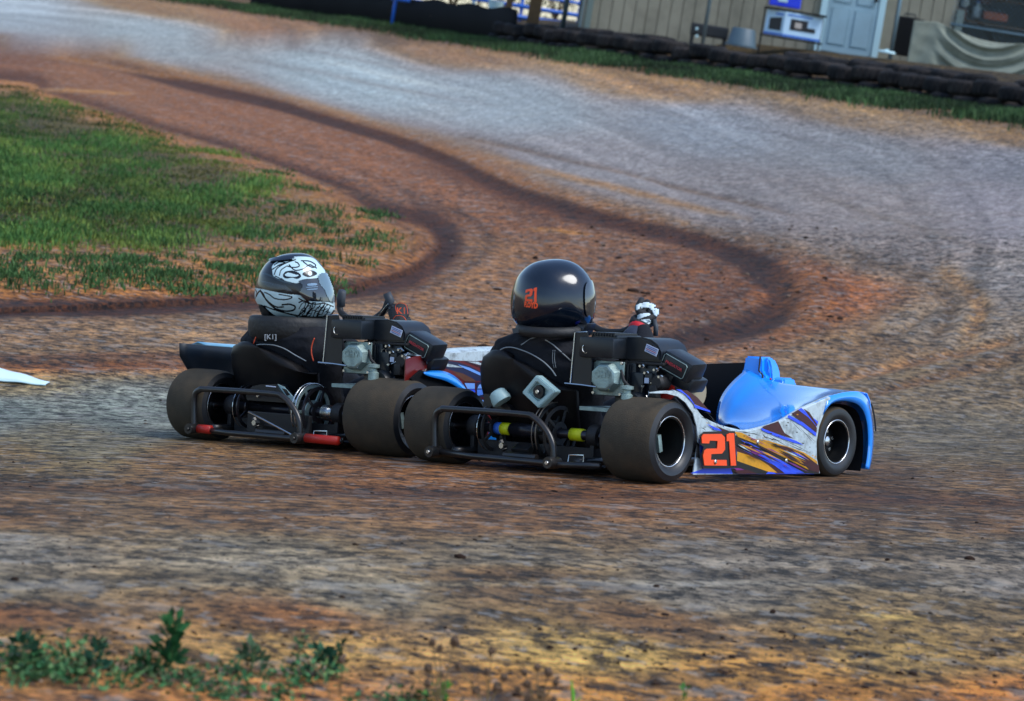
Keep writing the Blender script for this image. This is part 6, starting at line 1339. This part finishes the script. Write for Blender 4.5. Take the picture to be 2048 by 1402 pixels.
P = [[(cxB+.012+w_*math.cos(a), .10+w_*.95*math.sin(a), z) for a in np.linspace(0, 2*math.pi, 33)] for (z, w_) in [(.39, .135), (.405, .150), (.43, .156), (.46, .156), (.478, .150), (.482, .135), (.47, .12)]]
b.grid(P); coB = b.build('neck_collar', mat('collar', (0, 0, 0)), bB, smooth=True)
text_on('collar_mark', '[K1]', .026, loc(KB, 541, 674, Y=-.062), view, (0, 0, 1), mat('mark_grey', srgb(150, 156, 160), .6), coB, .0003)
bvJB = bvh_of(jB); bvSB = bvh_of(sbB)
M_ORP = mat('orange_piping', srgb(240, 90, 50), .6)
piping(sbB, KB, [(505, 692), (520, 689), (545, 690), (568, 697), (590, 710), (612, 722)], .0022, name='rim_piping', bv=None)
piping(bB, KB, [(517, 665), (512, 674), (507, 687)], .002, M_ORP); piping(bB, KB, [(629, 676), (624, 690), (623, 705), (627, 722)], .0022, M_ORP)
HBs = .300/815; hcB = loc(KB, 480+535/4.876, 490+412/4.876, Y=.10)
hB, bvHB, RmB = helmet(bB, hcB, rad(54), rad(-3), HB, HBs, .130, tribal, M_HPAINT, zk=1.06); hB['label'] = 'full face helmet painted in a white and black tribal pattern'
for sd_ in (1, -1):
    patch('visor', bvHB, hcB, RmB, [(600, 350), (700, 335), (800, 330), (880, 330), (960, 450), (960, 548), (880, 552), (760, 540), (660, 535), (610, 470), (640, 400)], (535, 412), HBs, sd_, M_VISOR, hB, .0035, 40)
    patch('visor_clear', bvHB, hcB, RmB, [(790, 300), (850, 275), (980, 330), (1000, 560), (900, 552), (850, 450), (800, 380)], (535, 412), HBs, sd_, M_VISC, hB, .0045, 30)
for (x0, y0, x1, y1) in ((690, 380, 765, 400), (680, 412, 770, 418), (690, 432, 770, 440)): patch('visor_print', bvHB, hcB, RmB, [(x0, y0), (x1, y0-5), (x1, y1-5), (x0, y1)], (535, 412), HBs, 1, mat('print_grey', srgb(120, 150, 175), .4), hB, .0052, 8)
patch('helmet_spoiler', bvHB, hcB, RmB, [(280, 135), (300, 150), (420, 150), (520, 135), (560, 100), (420, 110)], (535, 412), HBs, 1, M_HBLACK, hB, .006, 16)
patch('chin_strap', bvHB, hcB, RmB, [(185, 590), (240, 610), (300, 690), (260, 730), (210, 680)], (535, 412), HBs, 1, M_GBLACK, hB, .004, 12)
gB, *_ = hand(bB, loc(KB, 795, 652, Y=.58), loc(KB, 797, 628, Y=.60), view, (-.8, .6, 0), M_GBLACK, M_GBLACK, -1, size=1.1)
text_on('glove_mark', 'K1', .034, loc(KB, 803, 622, Y=.555), view, (0, 0, 1), M_ORP, gB, .0006)
b = MB(); b.tube(crv([loc(KB, x, y, Y=.56) for x, y in [(785, 640), (792, 632), (806, 633), (814, 643)]], 4), .0016, 5); b.tube(crv([loc(KB, x, y, Y=.56) for x, y in [(793, 624), (791, 612), (800, 606), (812, 610), (816, 628)]], 4), .0012, 5); b.build('glove_piping', M_ORP, gB)
b = MB(); b.tube(crv([loc(KB, x, y, Y=.58) for x, y in [(752, 640), (762, 625), (776, 608)]], 4), .002, 5); b.tube(crv([loc(KB, x, y, Y=.58) for x, y in [(760, 642), (775, 622), (786, 612)]], 4), .002, 5); b.build('cable', M_CHROME, kB)
glB, *_ = hand(bB, (-.41, .56, .43), (-.405, .60, .44), (0, .3, 1), (1, 0, 0), M_GBLACK, None, 1)
